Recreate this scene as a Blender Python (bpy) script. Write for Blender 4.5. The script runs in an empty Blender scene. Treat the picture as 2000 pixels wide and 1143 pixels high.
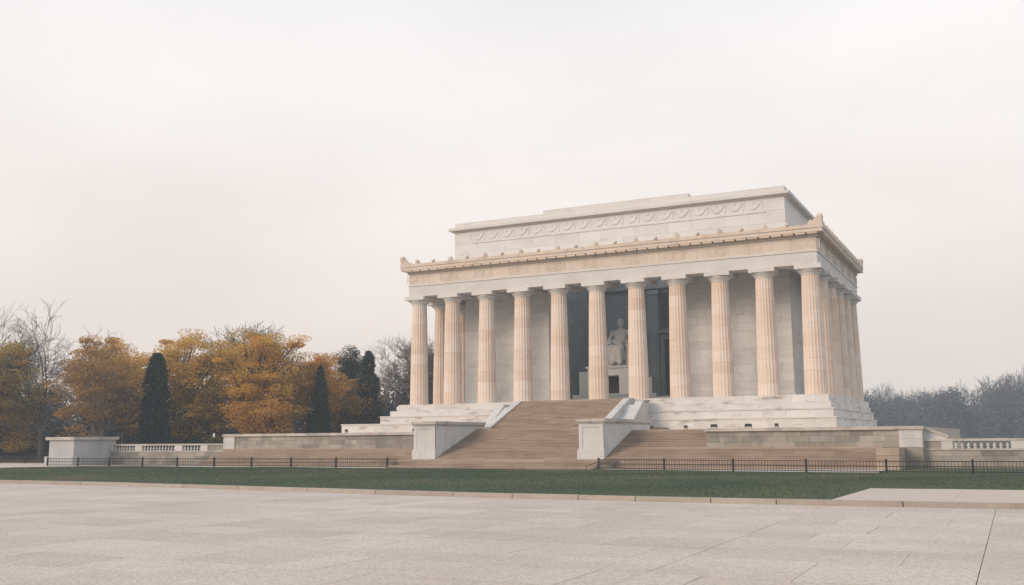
import bpy, math, random
import numpy as np
from mathutils import Matrix, Vector

# ------------------------------------------------------------------ camera, world, sun, exposure
SC = bpy.context.scene
COL = SC.collection
G = 6.7526                                   # height of the temple floor above the plaza
cd = bpy.data.cameras.new('camera'); cam = bpy.data.objects.new('camera', cd); COL.objects.link(cam)
cd.sensor_width = 36.0; cd.lens = 1941.648 / 2000 * 36; cd.clip_start = 0.1; cd.clip_end = 5000
_r = Vector((0.89365236, 0.44867698, -0.00862678)); _u = Vector((0.07243282, -0.12524321, 0.98947846)); _w = Vector((-0.44287576, 0.88487463, 0.14442283))
M = Matrix.Identity(4)
for i in range(3):
    M[i][0] = _r[i]; M[i][1] = _u[i]; M[i][2] = -_w[i]
M[0][3], M[1][3], M[2][3] = 17.9220, -104.9737, G - 4.0694
cam.matrix_world = M
SC.camera = cam

SUN_AZ, SUN_EL = math.radians(212), math.radians(24)     # azimuth measured clockwise from +Y
sdir = Vector((math.sin(SUN_AZ) * math.cos(SUN_EL), math.cos(SUN_AZ) * math.cos(SUN_EL), math.sin(SUN_EL)))
sl = bpy.data.lights.new('sun', 'SUN'); sl.energy = 2.0; sl.angle = math.radians(24); sl.color = (1.0, 0.77, 0.58)
so = bpy.data.objects.new('sun', sl); COL.objects.link(so)
so.rotation_euler = sdir.to_track_quat('Z', 'Y').to_euler(); so.location = (0, -60, 80)

wd = bpy.data.worlds.new('World'); SC.world = wd; wd.use_nodes = True
wn, wl = wd.node_tree.nodes, wd.node_tree.links
wn.clear()
w_out = wn.new('ShaderNodeOutputWorld'); w_bg = wn.new('ShaderNodeBackground'); w_bg.inputs['Strength'].default_value = 0.1
w_sky = wn.new('ShaderNodeTexSky'); w_sky.sky_type = 'NISHITA'; w_sky.sun_disc = False
w_sky.sun_elevation = SUN_EL; w_sky.sun_rotation = SUN_AZ; w_sky.dust_density = 3.0
w_tc = wn.new('ShaderNodeTexCoord'); w_sep = wn.new('ShaderNodeSeparateXYZ')
wl.new(w_tc.outputs['Generated'], w_sep.inputs[0])
w_rp = wn.new('ShaderNodeValToRGB'); e = w_rp.color_ramp.elements
for pos, c in [(0.0, (8.4, 7.45, 6.9)), (0.07, (9.0, 7.75, 6.9)), (0.2, (9.45, 8.6, 8.05)), (0.36, (9.55, 9.2, 9.0)), (0.85, (7.9, 8.9, 9.9))]:
    el = e[0] if pos == 0.0 else (e[1] if pos == 0.07 else e.new(pos))
    el.position = pos; el.color = (*c, 1)
wl.new(w_sep.outputs[2], w_rp.inputs[0])
w_map = wn.new('ShaderNodeMapping'); w_map.inputs['Scale'].default_value = (1.0, 1.0, 2.6); w_map.inputs['Location'].default_value = (0.4, 0.1, 0.3)
wl.new(w_tc.outputs['Generated'], w_map.inputs[0])
w_ns = wn.new('ShaderNodeTexNoise'); w_ns.inputs['Scale'].default_value = 2.3; w_ns.inputs['Detail'].default_value = 4; w_ns.inputs['Roughness'].default_value = 0.45
wl.new(w_map.outputs[0], w_ns.inputs[0])
w_mr = wn.new('ShaderNodeMapRange'); w_mr.inputs[1].default_value = 0.3; w_mr.inputs[2].default_value = 0.7; w_mr.inputs[3].default_value = 0.89; w_mr.inputs[4].default_value = 1.04
wl.new(w_ns.outputs[0], w_mr.inputs[0])
w_mul = wn.new('ShaderNodeVectorMath'); w_mul.operation = 'SCALE'
wl.new(w_rp.outputs[0], w_mul.inputs[0]); wl.new(w_mr.outputs[0], w_mul.inputs['Scale'])
w_mix = wn.new('ShaderNodeMix'); w_mix.data_type = 'RGBA'; w_mix.inputs[0].default_value = 0.06
wl.new(w_mul.outputs[0], w_mix.inputs[6]); wl.new(w_sky.outputs[0], w_mix.inputs[7])
wl.new(w_mix.outputs[2], w_bg.inputs[0]); wl.new(w_bg.outputs[0], w_out.inputs[0])

SC.view_settings.view_transform = 'Standard'; SC.view_settings.look = 'None'
SC.view_settings.exposure = 0.14; SC.view_settings.gamma = 1.0; SC.view_settings.use_curve_mapping = False
SC.render.engine = 'CYCLES'
SC.cycles.use_denoising = True
SC.cycles.max_bounces = 8; SC.cycles.diffuse_bounces = 4; SC.cycles.transparent_max_bounces = 8; SC.cycles.volume_bounces = 1

RND = random.Random(7)
WPOS = {}                                     # world position of every parent

# ------------------------------------------------------------------ helpers
class MB:
    def __init__(s): s.v = []; s.f = []
    def add(s, v, f):
        n = len(s.v); s.v += [tuple(q) for q in v]; s.f += [tuple(i + n for i in q) for q in f]; return s
    def box(s, x0, x1, y0, y1, z0, z1):
        return s.add([(x0, y0, z0), (x1, y0, z0), (x1, y1, z0), (x0, y1, z0), (x0, y0, z1), (x1, y0, z1), (x1, y1, z1), (x0, y1, z1)],
                     [(0, 3, 2, 1), (4, 5, 6, 7), (0, 1, 5, 4), (1, 2, 6, 5), (2, 3, 7, 6), (3, 0, 4, 7)])
    def prism_x(s, prof, x0, x1):             # profile of (y, z), counter-clockwise seen from +x, run along x
        n = len(prof)
        return s.add([(x0, y, z) for y, z in prof] + [(x1, y, z) for y, z in prof],
                     [tuple(range(n - 1, -1, -1)), tuple(range(n, 2 * n))] + [(i, (i + 1) % n, n + (i + 1) % n, n + i) for i in range(n)])
    def prism_y(s, prof, y0, y1):             # profile of (x, z), run along y
        n = len(prof)
        return s.add([(x, y0, z) for x, z in prof] + [(x, y1, z) for x, z in prof],
                     [tuple(range(n)), tuple(range(2 * n - 1, n - 1, -1))] + [(i, n + i, n + (i + 1) % n, (i + 1) % n) for i in range(n)])
    def prism_z(s, prof, z0, z1):             # profile of (x, y), counter-clockwise from above
        n = len(prof)
        return s.add([(x, y, z0) for x, y in prof] + [(x, y, z1) for x, y in prof],
                     [tuple(range(n - 1, -1, -1)), tuple(range(n, 2 * n))] + [(i, (i + 1) % n, n + (i + 1) % n, n + i) for i in range(n)])
    def lathe(s, prof, n=12, c=(0, 0), caps=True):   # prof of (r, z)
        v = []
        for r, z in prof:
            v += [(c[0] + r * math.cos(2 * math.pi * k / n), c[1] + r * math.sin(2 * math.pi * k / n), z) for k in range(n)]
        f = [(j * n + k, j * n + (k + 1) % n, (j + 1) * n + (k + 1) % n, (j + 1) * n + k) for j in range(len(prof) - 1) for k in range(n)]
        if caps: f += [tuple(range(n - 1, -1, -1)), tuple(range((len(prof) - 1) * n, len(prof) * n))]
        return s.add(v, f)
    def tube(s, pts, rad, n=6):
        pts = [Vector(q) for q in pts]
        rad = [rad] * len(pts) if not hasattr(rad, '__len__') else rad
        v = []; m = len(pts)
        for i, q in enumerate(pts):
            d = (pts[min(i + 1, m - 1)] - pts[max(i - 1, 0)]).normalized()
            a = d.cross(Vector((0, 0, 1)) if abs(d.z) < .95 else Vector((0, 1, 0))).normalized(); b = d.cross(a)
            v += [q + (a * math.cos(2 * math.pi * k / n) + b * math.sin(2 * math.pi * k / n)) * rad[i] for k in range(n)]
        f = [(j * n + k, (j + 1) * n + k, (j + 1) * n + (k + 1) % n, j * n + (k + 1) % n) for j in range(m - 1) for k in range(n)]
        f += [tuple(range(n)), tuple(range(m * n - 1, (m - 1) * n - 1, -1))]
        return s.add(v, f)
    def mesh(s, name, smooth=False):
        me = bpy.data.meshes.new(name); me.from_pydata(s.v, [], s.f); me.update()
        if smooth: me.polygons.foreach_set('use_smooth', [True] * len(me.polygons))
        return me

def np_mesh(name, V, F, smooth=False, attr=None):
    V = np.asarray(V, dtype=np.float32); F = np.asarray(F, dtype=np.int32)
    me = bpy.data.meshes.new(name); k = F.shape[1]
    me.vertices.add(len(V)); me.vertices.foreach_set('co', V.ravel())
    me.loops.add(F.size); me.loops.foreach_set('vertex_index', F.ravel())
    me.polygons.add(len(F)); me.polygons.foreach_set('loop_start', np.arange(0, F.size, k, dtype=np.int32))
    if smooth: me.polygons.foreach_set('use_smooth', np.ones(len(F), dtype=bool))
    if attr is not None:
        a = me.attributes.new('tone', 'FLOAT', 'FACE'); a.data.foreach_set('value', np.asarray(attr, dtype=np.float32))
    me.update(calc_edges=True); return me

def props(o, label=None, cat=None, group=None, kind=None):
    if label: o['label'] = label
    if cat: o['category'] = cat
    if group: o['group'] = group
    if kind: o['kind'] = kind
    return o

def link(name, me, m, parent=None, loc=(0, 0, 0), rz=0.0, scale=None):
    """mesh object at a world position, child of parent if given"""
    if isinstance(me, MB): me = me.mesh(name)
    o = bpy.data.objects.new(name, me); COL.objects.link(o)
    if m is not None and me is not None and len(me.materials) == 0: me.materials.append(m)
    loc = Vector(loc); WPOS[o.name] = loc
    if parent is not None:
        o.parent = parent; o.location = loc - WPOS[parent.name]
    else: o.location = loc
    if rz: o.rotation_euler.z = rz
    if scale: o.scale = scale
    return o

def empty(name, loc, label=None, cat=None, group=None, parent=None):
    o = link(name, None, None, parent, loc); o.empty_display_size = 0.3
    return props(o, label, cat, group)

# ------------------------------------------------------------------ materials
def _new(name):
    m = bpy.data.materials.new(name); m.use_nodes = True
    n = m.node_tree.nodes; l = m.node_tree.links; b = n['Principled BSDF']; return m, n, l, b

def _noise(n, l, vec, scale, detail=4, rough=0.55):
    t = n.new('ShaderNodeTexNoise'); t.inputs['Scale'].default_value = scale; t.inputs['Detail'].default_value = detail; t.inputs['Roughness'].default_value = rough
    if vec is not None: l.new(vec, t.inputs[0])
    return t.outputs[0]

def _math(n, l, op, a, b=None, c=None, clamp=False):
    t = n.new('ShaderNodeMath'); t.operation = op; t.use_clamp = clamp
    for i, q in enumerate((a, b, c)):
        if q is None: continue
        if isinstance(q, (int, float)): t.inputs[i].default_value = q
        else: l.new(q, t.inputs[i])
    return t.outputs[0]

def _mix(n, l, fac, a, b, mode='MIX'):
    t = n.new('ShaderNodeMix'); t.data_type = 'RGBA'; t.blend_type = mode
    for i, q in ((0, fac), (6, a), (7, b)):
        if isinstance(q, (int, float)): t.inputs[i].default_value = q
        elif isinstance(q, tuple): t.inputs[i].default_value = (*q, 1)
        else: l.new(q, t.inputs[i])
    return t.outputs[2]

def stone(name, colors, rnd=0.7, n_amt=0.7, n_scale=0.35, stain=None, stain_amt=0.0, stain_scale=(0.5, 0.5, 0.15), stain_lo=0.52, stain_hi=0.72,
          grain=0.10, grain_scale=14.0, rough=0.8, bump=0.25, bump_scale=6.0):
    m, n, l, b = _new(name)
    geo = n.new('ShaderNodeNewGeometry').outputs['Position']
    oi = n.new('ShaderNodeObjectInfo').outputs['Random']
    off = n.new('ShaderNodeVectorMath'); off.operation = 'MULTIPLY_ADD'
    comb = n.new('ShaderNodeCombineXYZ'); 
    for k in range(3): l.new(oi, comb.inputs[k])
    l.new(comb.outputs[0], off.inputs[0]); off.inputs[1].default_value = (37, 53, 71); l.new(geo, off.inputs[2])
    n1 = _noise(n, l, off.outputs[0], n_scale, 5)
    v = _math(n, l, 'MULTIPLY_ADD', _math(n, l, 'SUBTRACT', n1, 0.5), n_amt * 2, 0.5)
    v = _math(n, l, 'ADD', v, _math(n, l, 'MULTIPLY', _math(n, l, 'SUBTRACT', oi, 0.5), rnd), clamp=True)
    rp = n.new('ShaderNodeValToRGB'); el = rp.color_ramp.elements
    for i, (pos, c) in enumerate(colors):
        q = el[i] if i < 2 else el.new(pos)
        q.position = pos; q.color = (*c, 1)
    l.new(v, rp.inputs[0]); c = rp.outputs[0]
    if stain:
        mp = n.new('ShaderNodeMapping'); mp.inputs['Scale'].default_value = stain_scale; l.new(geo, mp.inputs[0])
        s = _noise(n, l, mp.outputs[0], 1.0, 6, 0.62)
        r2 = n.new('ShaderNodeMapRange'); r2.inputs[1].default_value = stain_lo; r2.inputs[2].default_value = stain_hi; r2.inputs[4].default_value = stain_amt
        l.new(s, r2.inputs[0]); c = _mix(n, l, r2.outputs[0], c, stain)
    if grain:
        g = _noise(n, l, geo, grain_scale, 2)
        gm = _math(n, l, 'MULTIPLY_ADD', _math(n, l, 'SUBTRACT', g, 0.5), grain * 4, 1.0)
        sc = n.new('ShaderNodeVectorMath'); sc.operation = 'SCALE'; l.new(c, sc.inputs[0]); l.new(gm, sc.inputs['Scale']); c = sc.outputs[0]
    l.new(c, b.inputs['Base Color']); b.inputs['Roughness'].default_value = rough
    if 'Specular IOR Level' in b.inputs: b.inputs['Specular IOR Level'].default_value = 0.3
    if bump:
        bp = n.new('ShaderNodeBump'); bp.inputs['Strength'].default_value = bump; bp.inputs['Distance'].default_value = 0.03
        l.new(_noise(n, l, geo, bump_scale, 5, 0.65), bp.inputs['Height']); l.new(bp.outputs[0], b.inputs['Normal'])
    return m

def leafmat(name, colors, trans=0.3, scale=0.35, rough=0.7):
    m, n, l, b = _new(name)
    geo = n.new('ShaderNodeNewGeometry').outputs['Position']
    at = n.new('ShaderNodeAttribute'); at.attribute_name = 'tone'
    v = _math(n, l, 'MULTIPLY_ADD', _math(n, l, 'SUBTRACT', _noise(n, l, geo, scale, 3), 0.5), 1.5, at.outputs['Fac'], clamp=True)
    rp = n.new('ShaderNodeValToRGB'); el = rp.color_ramp.elements
    for i, (pos, c) in enumerate(colors):
        q = el[i] if i < 2 else el.new(pos)
        q.position = pos; q.color = (*c, 1)
    l.new(v, rp.inputs[0]); l.new(rp.outputs[0], b.inputs['Base Color']); b.inputs['Roughness'].default_value = rough
    b.inputs['Specular IOR Level'].default_value = 0.2
    if trans:
        t = n.new('ShaderNodeBsdfTranslucent'); l.new(rp.outputs[0], t.inputs[0])
        mx = n.new('ShaderNodeMixShader'); mx.inputs[0].default_value = trans
        l.new(b.outputs[0], mx.inputs[1]); l.new(t.outputs[0], mx.inputs[2]); l.new(mx.outputs[0], n['Material Output'].inputs[0])
    return m

MT = {}
MT['column'] = stone('column_marble', [(0.0, (0.60, 0.465, 0.365)), (0.35, (0.66, 0.54, 0.45)), (0.65, (0.71, 0.61, 0.535)), (1.0, (0.74, 0.665, 0.605))], rnd=0.5, n_amt=0.45, n_scale=0.5,
                     stain=(0.44, 0.35, 0.28), stain_amt=0.3, stain_scale=(1.2, 1.2, 0.12), stain_lo=0.5, stain_hi=0.8)
MT['marble'] = stone('white_marble', [(0.0, (0.52, 0.505, 0.49)), (0.5, (0.615, 0.605, 0.595)), (1.0, (0.68, 0.67, 0.66))], rnd=0.35, n_amt=0.55, n_scale=0.25,
                     stain=(0.38, 0.31, 0.26), stain_amt=0.4, stain_scale=(0.35, 0.35, 0.6), stain_lo=0.55, stain_hi=0.75)
MT['marble_worn'] = stone('worn_marble', [(0.0, (0.50, 0.48, 0.465)), (0.5, (0.61, 0.595, 0.58)), (1.0, (0.68, 0.665, 0.65))], rnd=0.35, n_amt=0.6, n_scale=0.3,
                     stain=(0.24, 0.19, 0.15), stain_amt=0.75, stain_scale=(0.4, 0.4, 1.8), stain_lo=0.55, stain_hi=0.70, bump=0.6)
MT['frieze'] = stone('frieze_marble', [(0.0, (0.54, 0.47, 0.40)), (0.5, (0.64, 0.575, 0.515)), (1.0, (0.70, 0.645, 0.595))], rnd=0.25, n_amt=0.6, n_scale=0.3,
                     stain=(0.36, 0.27, 0.20), stain_amt=0.45, stain_scale=(1.1, 1.1, 0.25), stain_lo=0.5, stain_hi=0.75)
MT['cornice'] = stone('cornice_marble', [(0.0, (0.46, 0.38, 0.31)), (0.5, (0.61, 0.52, 0.44)), (1.0, (0.68, 0.60, 0.53))], rnd=0.3, n_amt=0.7, n_scale=0.5,
                     stain=(0.20, 0.15, 0.12), stain_amt=0.55, stain_scale=(0.8, 0.8, 0.8), stain_lo=0.56, stain_hi=0.78)
MT['cella'] = stone('cella_marble', [(0.0, (0.60, 0.60, 0.595)), (0.5, (0.70, 0.70, 0.695)), (1.0, (0.77, 0.77, 0.765))], rnd=0.45, n_amt=0.6, n_scale=0.3,
                     stain=(0.42, 0.39, 0.36), stain_amt=0.35, stain_scale=(0.25, 0.25, 1.4), stain_lo=0.5, stain_hi=0.75)
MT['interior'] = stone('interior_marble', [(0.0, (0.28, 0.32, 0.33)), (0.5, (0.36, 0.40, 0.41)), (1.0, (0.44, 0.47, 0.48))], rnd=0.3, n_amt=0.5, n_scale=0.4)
MT['statue'] = stone('statue_marble', [(0.0, (0.58, 0.58, 0.575)), (1.0, (0.70, 0.70, 0.695))], rnd=0.1, n_amt=0.3, n_scale=1.0, bump=0.1)
MT['step'] = stone('step_granite', [(0.0, (0.235, 0.182, 0.143)), (0.5, (0.335, 0.268, 0.215)), (1.0, (0.43, 0.355, 0.295))], rnd=0.28, n_amt=0.6, n_scale=0.3,
                   stain=(0.16, 0.115, 0.085), stain_amt=0.5, stain_scale=(0.3, 0.4, 0.6), stain_lo=0.5, stain_hi=0.75)
MT['wall'] = stone('terrace_granite', [(0.0, (0.20, 0.185, 0.158)), (0.35, (0.28, 0.26, 0.228)), (0.7, (0.36, 0.33, 0.295)), (1.0, (0.48, 0.445, 0.40))], rnd=0.6, n_amt=0.6, n_scale=0.35,
                   stain=(0.15, 0.145, 0.125), stain_amt=0.6, stain_scale=(0.5, 0.5, 0.3), stain_lo=0.46, stain_hi=0.66)
MT['wall_tan'] = stone('tan_granite', [(0.0, (0.30, 0.24, 0.185)), (1.0, (0.42, 0.345, 0.275))], stain=(0.25, 0.2, 0.15), stain_amt=0.4)
MT['cheek'] = stone('cheek_marble', [(0.0, (0.45, 0.447, 0.443)), (0.5, (0.545, 0.545, 0.545)), (1.0, (0.61, 0.61, 0.61))], rnd=0.3, n_amt=0.6, n_scale=0.4,
                    stain=(0.33, 0.33, 0.32), stain_amt=0.5, stain_scale=(0.9, 0.9, 0.15), stain_lo=0.5, stain_hi=0.75)
MT['shaded_block'] = stone('shaded_marble', [(0.0, (0.34, 0.35, 0.355)), (0.5, (0.42, 0.43, 0.44)), (1.0, (0.48, 0.49, 0.50))], rnd=0.3, n_amt=0.6, n_scale=0.4, stain=(0.24, 0.25, 0.25), stain_amt=0.5, stain_scale=(0.6, 0.6, 0.25))  # cheek marble greyed and darkened, the block's shade put into its colour
MT['cap'] = stone('coping_granite', [(0.0, (0.34, 0.32, 0.29)), (0.5, (0.47, 0.43, 0.39)), (1.0, (0.58, 0.53, 0.48))], rnd=0.4, n_amt=0.7, n_scale=0.5,
                  stain=(0.16, 0.15, 0.14), stain_amt=0.6, stain_scale=(0.6, 0.6, 0.6), stain_lo=0.5, stain_hi=0.7)
MT['slab'] = stone('aggregate_paving', [(0.0, (0.44, 0.375, 0.325)), (0.5, (0.50, 0.435, 0.385)), (1.0, (0.56, 0.495, 0.445))], rnd=0.55, n_amt=0.85, n_scale=0.16,
                   stain=(0.36, 0.315, 0.28), stain_amt=0.5, stain_scale=(0.1, 0.28, 0.3), stain_lo=0.48, stain_hi=0.72, grain=0.27, grain_scale=16.0, bump=0.3, bump_scale=25)
MT['kerb'] = stone('kerb_granite', [(0.0, (0.30, 0.265, 0.23)), (1.0, (0.42, 0.375, 0.335))], rnd=0.5, n_amt=0.5, n_scale=0.5, stain=(0.2, 0.17, 0.14), stain_amt=0.4, stain_scale=(0.6, 0.6, 2))
MT['path'] = stone('path_concrete', [(0.0, (0.46, 0.39, 0.33)), (1.0, (0.56, 0.48, 0.42))], rnd=0.4, n_amt=0.5, n_scale=0.3, grain=0.15)
MT['joint'] = stone('joint_mortar', [(0.0, (0.12, 0.10, 0.08)), (1.0, (0.18, 0.15, 0.12))])
MT['shade'] = stone('dark_panel', [(0.0, (0.10, 0.12, 0.125)), (1.0, (0.15, 0.17, 0.175))])  # plain dark grey of the rear wall panel and door
MT['lawn'] = stone('lawn_soil_grass', [(0.0, (0.024, 0.048, 0.023)), (0.4, (0.039, 0.064, 0.028)), (0.7, (0.066, 0.080, 0.033)), (1.0, (0.12, 0.108, 0.056))], rnd=0, n_amt=1.3, n_scale=0.085, grain=0.12, grain_scale=5, rough=0.9, bump=0.3, bump_scale=10)
MT['ground'] = stone('leaf_litter', [(0.0, (0.022, 0.026, 0.014)), (0.6, (0.045, 0.042, 0.022)), (1.0, (0.09, 0.065, 0.03))], rnd=0, n_amt=0.9, n_scale=0.15, grain=0.3, grain_scale=3, rough=0.95)
MT['black'] = stone('black_painted_iron', [(0.0, (0.012, 0.013, 0.014)), (1.0, (0.022, 0.023, 0.024))], rough=0.5, grain=0, bump=0)
MT['glass'] = stone('lamp_glass', [(0.0, (0.05, 0.055, 0.06)), (1.0, (0.08, 0.085, 0.09))], rough=0.15, grain=0, bump=0)
MT['white'] = stone('white_paint', [(0.0, (0.72, 0.72, 0.70)), (1.0, (0.8, 0.8, 0.78))], grain=0, bump=0)
MT['bark'] = stone('grey_bark', [(0.0, (0.055, 0.045, 0.038)), (1.0, (0.11, 0.095, 0.08))], rnd=0.6, grain=0.2, rough=0.95)
MT['bark_pale'] = stone('pale_bark', [(0.0, (0.16, 0.135, 0.11)), (1.0, (0.26, 0.225, 0.19))], rnd=0.4, grain=0.2, rough=0.95)
MT['bark_dark'] = stone('dark_bark', [(0.0, (0.030, 0.026, 0.024)), (1.0, (0.06, 0.05, 0.044))], rnd=0.6, grain=0.2, rough=0.95)
MT['gold'] = leafmat('gold_leaves', [(0.0, (0.26, 0.18, 0.036)), (0.35, (0.56, 0.355, 0.056)), (0.7, (0.72, 0.43, 0.075)), (1.0, (0.78, 0.44, 0.085))], trans=0.4)
MT['orange'] = leafmat('orange_leaves', [(0.0, (0.25, 0.15, 0.042)), (0.35, (0.53, 0.295, 0.055)), (0.7, (0.69, 0.365, 0.07)), (1.0, (0.74, 0.34, 0.065))], trans=0.4)
MT['brown'] = leafmat('brown_leaves', [(0.0, (0.17, 0.115, 0.05)), (0.4, (0.34, 0.21, 0.07)), (0.75, (0.47, 0.27, 0.075)), (1.0, (0.56, 0.30, 0.075))])
MT['olive'] = leafmat('olive_gold_leaves', [(0.0, (0.16, 0.135, 0.032)), (0.4, (0.34, 0.24, 0.044)), (0.75, (0.50, 0.31, 0.055)), (1.0, (0.62, 0.34, 0.065))], trans=0.4)
MT['ever'] = leafmat('evergreen_needles', [(0.0, (0.010, 0.022, 0.015)), (0.6, (0.026, 0.046, 0.030)), (1.0, (0.055, 0.080, 0.048))], trans=0.1)
MT['pine'] = leafmat('pine_needles', [(0.0, (0.018, 0.034, 0.022)), (0.6, (0.034, 0.056, 0.034)), (1.0, (0.055, 0.075, 0.045))], trans=0.1)
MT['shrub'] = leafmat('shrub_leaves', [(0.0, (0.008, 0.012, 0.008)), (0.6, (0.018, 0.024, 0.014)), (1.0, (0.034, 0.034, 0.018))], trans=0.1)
MT['wood'] = leafmat('winter_twigs', [(0.0, (0.045, 0.048, 0.052)), (0.6, (0.072, 0.072, 0.074)), (1.0, (0.12, 0.105, 0.098))], trans=0.0)
MT['grass'] = leafmat('grass_blades', [(0.0, (0.026, 0.052, 0.025)), (0.4, (0.043, 0.070, 0.030)), (0.7, (0.072, 0.086, 0.035)), (1.0, (0.13, 0.115, 0.06))], trans=0.25, scale=0.085)

UNIT = MB().box(0, 1, 0, 1, 0, 1)
_unit = {}
def block(name, m, parent, x0, x1, y0, y1, z0, z1):
    """one stone: a shared unit block scaled to its size"""
    if m.name not in _unit: _unit[m.name] = UNIT.mesh('stone_block')
    return link(name, _unit[m.name], m, parent, (x0, y0, z0), scale=(x1 - x0, y1 - y0, z1 - z0))

def courses(name, m, parent, x0, x1, y0, y1, zs, length, jit=0.012, gap=0.014, rng=RND):
    """courses of stones along x with their outer face at y0"""
    for k in range(len(zs) - 1):
        x = x0; first = True
        while x < x1 - 0.02:
            L = length * rng.uniform(0.75, 1.25) * (0.55 if first and k % 2 else 1.0); first = False
            e = x + L
            if x1 - e < length * 0.45: e = x1
            block(name, m, parent, x + gap / 2, e - gap / 2, y0 + rng.uniform(0, jit), y1, zs[k] + gap / 2, zs[k + 1] - gap / 2)
            x = e

# ------------------------------------------------------------------ ground, plaza, lawn, kerb, paths
def sheet(name, pts, z, m, kind='structure'):
    mb = MB().add([(x, y, z) for x, y in pts], [tuple(range(len(pts)))])
    return props(link(name, mb, m), kind=kind)

gx = np.concatenate([np.linspace(-1500, -150, 8), np.linspace(-120, 120, 13), np.linspace(150, 1500, 8)])
V = [(x, y, -0.06) for y in gx for x in gx]; n_ = len(gx)
F = [(j * n_ + i, j * n_ + i + 1, (j + 1) * n_ + i + 1, (j + 1) * n_ + i) for j in range(n_ - 1) for i in range(n_ - 1)]
props(link('ground', np_mesh('ground', V, F), MT['ground']), kind='structure')

KERB = [(60, -62.2), (45, -63.0), (32, -64.0), (24, -64.5), (18, -64.9), (11.6, -65.2), (4, -65.15), (-2.1, -64.95), (-10, -64.2), (-18.4, -63.0), (-25, -62.2), (-32, -61.5), (-41.4, -61.0), (-55, -60.6), (-75, -60.4), (-110, -60.4)]
def kerb_y(x):
    for (xa, ya), (xb, yb) in zip(KERB, KERB[1:]):
        if xb <= x <= xa: return ya + (yb - ya) * (xa - x) / (xa - xb)
    return KERB[-1][1] if x < -100 else KERB[0][1]

plaza = sheet('plaza', [(-110, -140), (60, -140)] + [(x, y + 0.05) for x, y in KERB], 0.0, MT['joint'])
majors = [36.0, 29.5, 23.3, 17.1, 11.2, 3.4, -5.0, -13.4, -22.0, -31.0, -40.5, -51.0, -63.0, -78.0]
rs = random.Random(3); slabs = 0
def reach(xm, ym):                                  # slabs the view reaches are laid one by one
    dx, dy = xm - 17.92, ym + 104.97
    dep = -dx * 0.4429 + dy * 0.8849; lat = dx * 0.8937 + dy * 0.4487
    return dep > 2 and abs(lat) < dep * 0.62 + 5
for a, b2 in zip(majors, majors[1:]):
    y = -110.0 - rs.uniform(0, 2.0); row = 0
    far = a < -20
    while True:
        L = rs.choice((1.9, 2.4, 2.9)) * (1.9 if far else 1.0); y1 = y + L; stop = y1 > min(kerb_y(a), kerb_y(b2)) - 1.2
        n = max(1, round((a - b2) / (2.9 if not far else 5.0))); wd_ = (a - b2) / n
        cuts = [a] + [a - wd_ * (k + (0.5 if row % 2 else 0.0) + rs.uniform(-0.12, 0.12)) for k in range(0 if row % 2 else 1, n)] + [b2]
        for k, (xa, xb) in enumerate(zip(cuts, cuts[1:])):
            if xa - xb < 0.3 or not reach((xa + xb) / 2, y + L / 2): continue
            ga = 0.017 if k == 0 else rs.choice((0.004, 0.006, 0.016)); g = rs.choice((0.008, 0.012, 0.022))
            ya, yb = kerb_y(xa) + 0.03, kerb_y(xb) + 0.03
            prof = [(xb + 0.002, y + g), (xa - ga, y + g), (xa - ga, ya if stop else y1), (xb + 0.002, yb if stop else y1)]
            link('paving_slab', MB().prism_z(prof, 0.004, 0.022 + rs.uniform(0, 0.005)), MT['slab'], plaza); slabs += 1
        if stop: break
        y = y1; row += 1
print('slabs', slabs)

# kerb stones
kerb_root = props(empty('kerb', (0, -65, 0)), kind='structure')
x = 46.0; rk = random.Random(5)
while x > -100:
    L = rk.choice((3.2, 4.6, 5.2, 2.6)) if x > -30 else 6.0
    xe = x - L; g = 0.02
    segs = [x - g] + [q for q, _ in KERB if xe + 0.2 < q < x - 0.2] + [xe + g]
    pf = [(q, kerb_y(q) + 0.02) for q in segs]; pb = [(q, kerb_y(q) + 0.36) for q in segs]
    poly = [(q, yy) for q, yy in reversed(pf)] + pb
    link('kerb_stone', MB().prism_z(poly, -0.02, 0.225 + rk.uniform(-0.006, 0.006)), MT['kerb'], kerb_root)
    x = xe

# lawn: gently mounded sheet inside its outline
def lawn_h(x, y):
    t = min(1.0, max(0.0, (y - kerb_y(x)) / 30.0))
    return 0.185 - 0.13 * t + 0.12 * math.sin(min(1.0, t) * math.pi) + 0.025 * math.sin(x * 0.33 + 1) * math.sin(y * 0.29)
def on_pad(x, y): return x > 11.3 + 0.03 * (y + 63) and y < -55.4 + 0.05 * (x - 11.3)
def lawn_in(x, y): return x >= -70.5 - 0.14 * (y + 45)
def fence_y(x): return -27.75 - 0.0006 * max(0, -33 - x) ** 1.6 if x < -30 else (-28.1 - max(0, x + 12.7) * 0.125 if x < 12 else -31.3)
xs = np.arange(-82, 60.1, 0.3); V = []; F = []; idx = {}
NR = 110
for i, x in enumerate(xs):
    y0 = kerb_y(x) + 0.35; y1 = (fence_y(x) if (x < -32 or x > -12.7) else -28.45) - 0.12
    for j in range(NR):
        y = y0 + (y1 - y0) * j / (NR - 1); V.append((x, y, 0.12 if on_pad(x, y) else lawn_h(x, y)))
for i in range(len(xs) - 1):
    for j in range(NR - 1):
        a = i * NR + j; c = [(V[q][0], V[q][1]) for q in (a, a + NR, a + NR + 1, a + 1)]
        if all(lawn_in(*q) for q in c): F.append((a, a + NR, a + NR + 1, a + 1))
LV = V
props(link('lawn', np_mesh('lawn', V, F, smooth=True), MT['lawn']), kind='structure')
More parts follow.
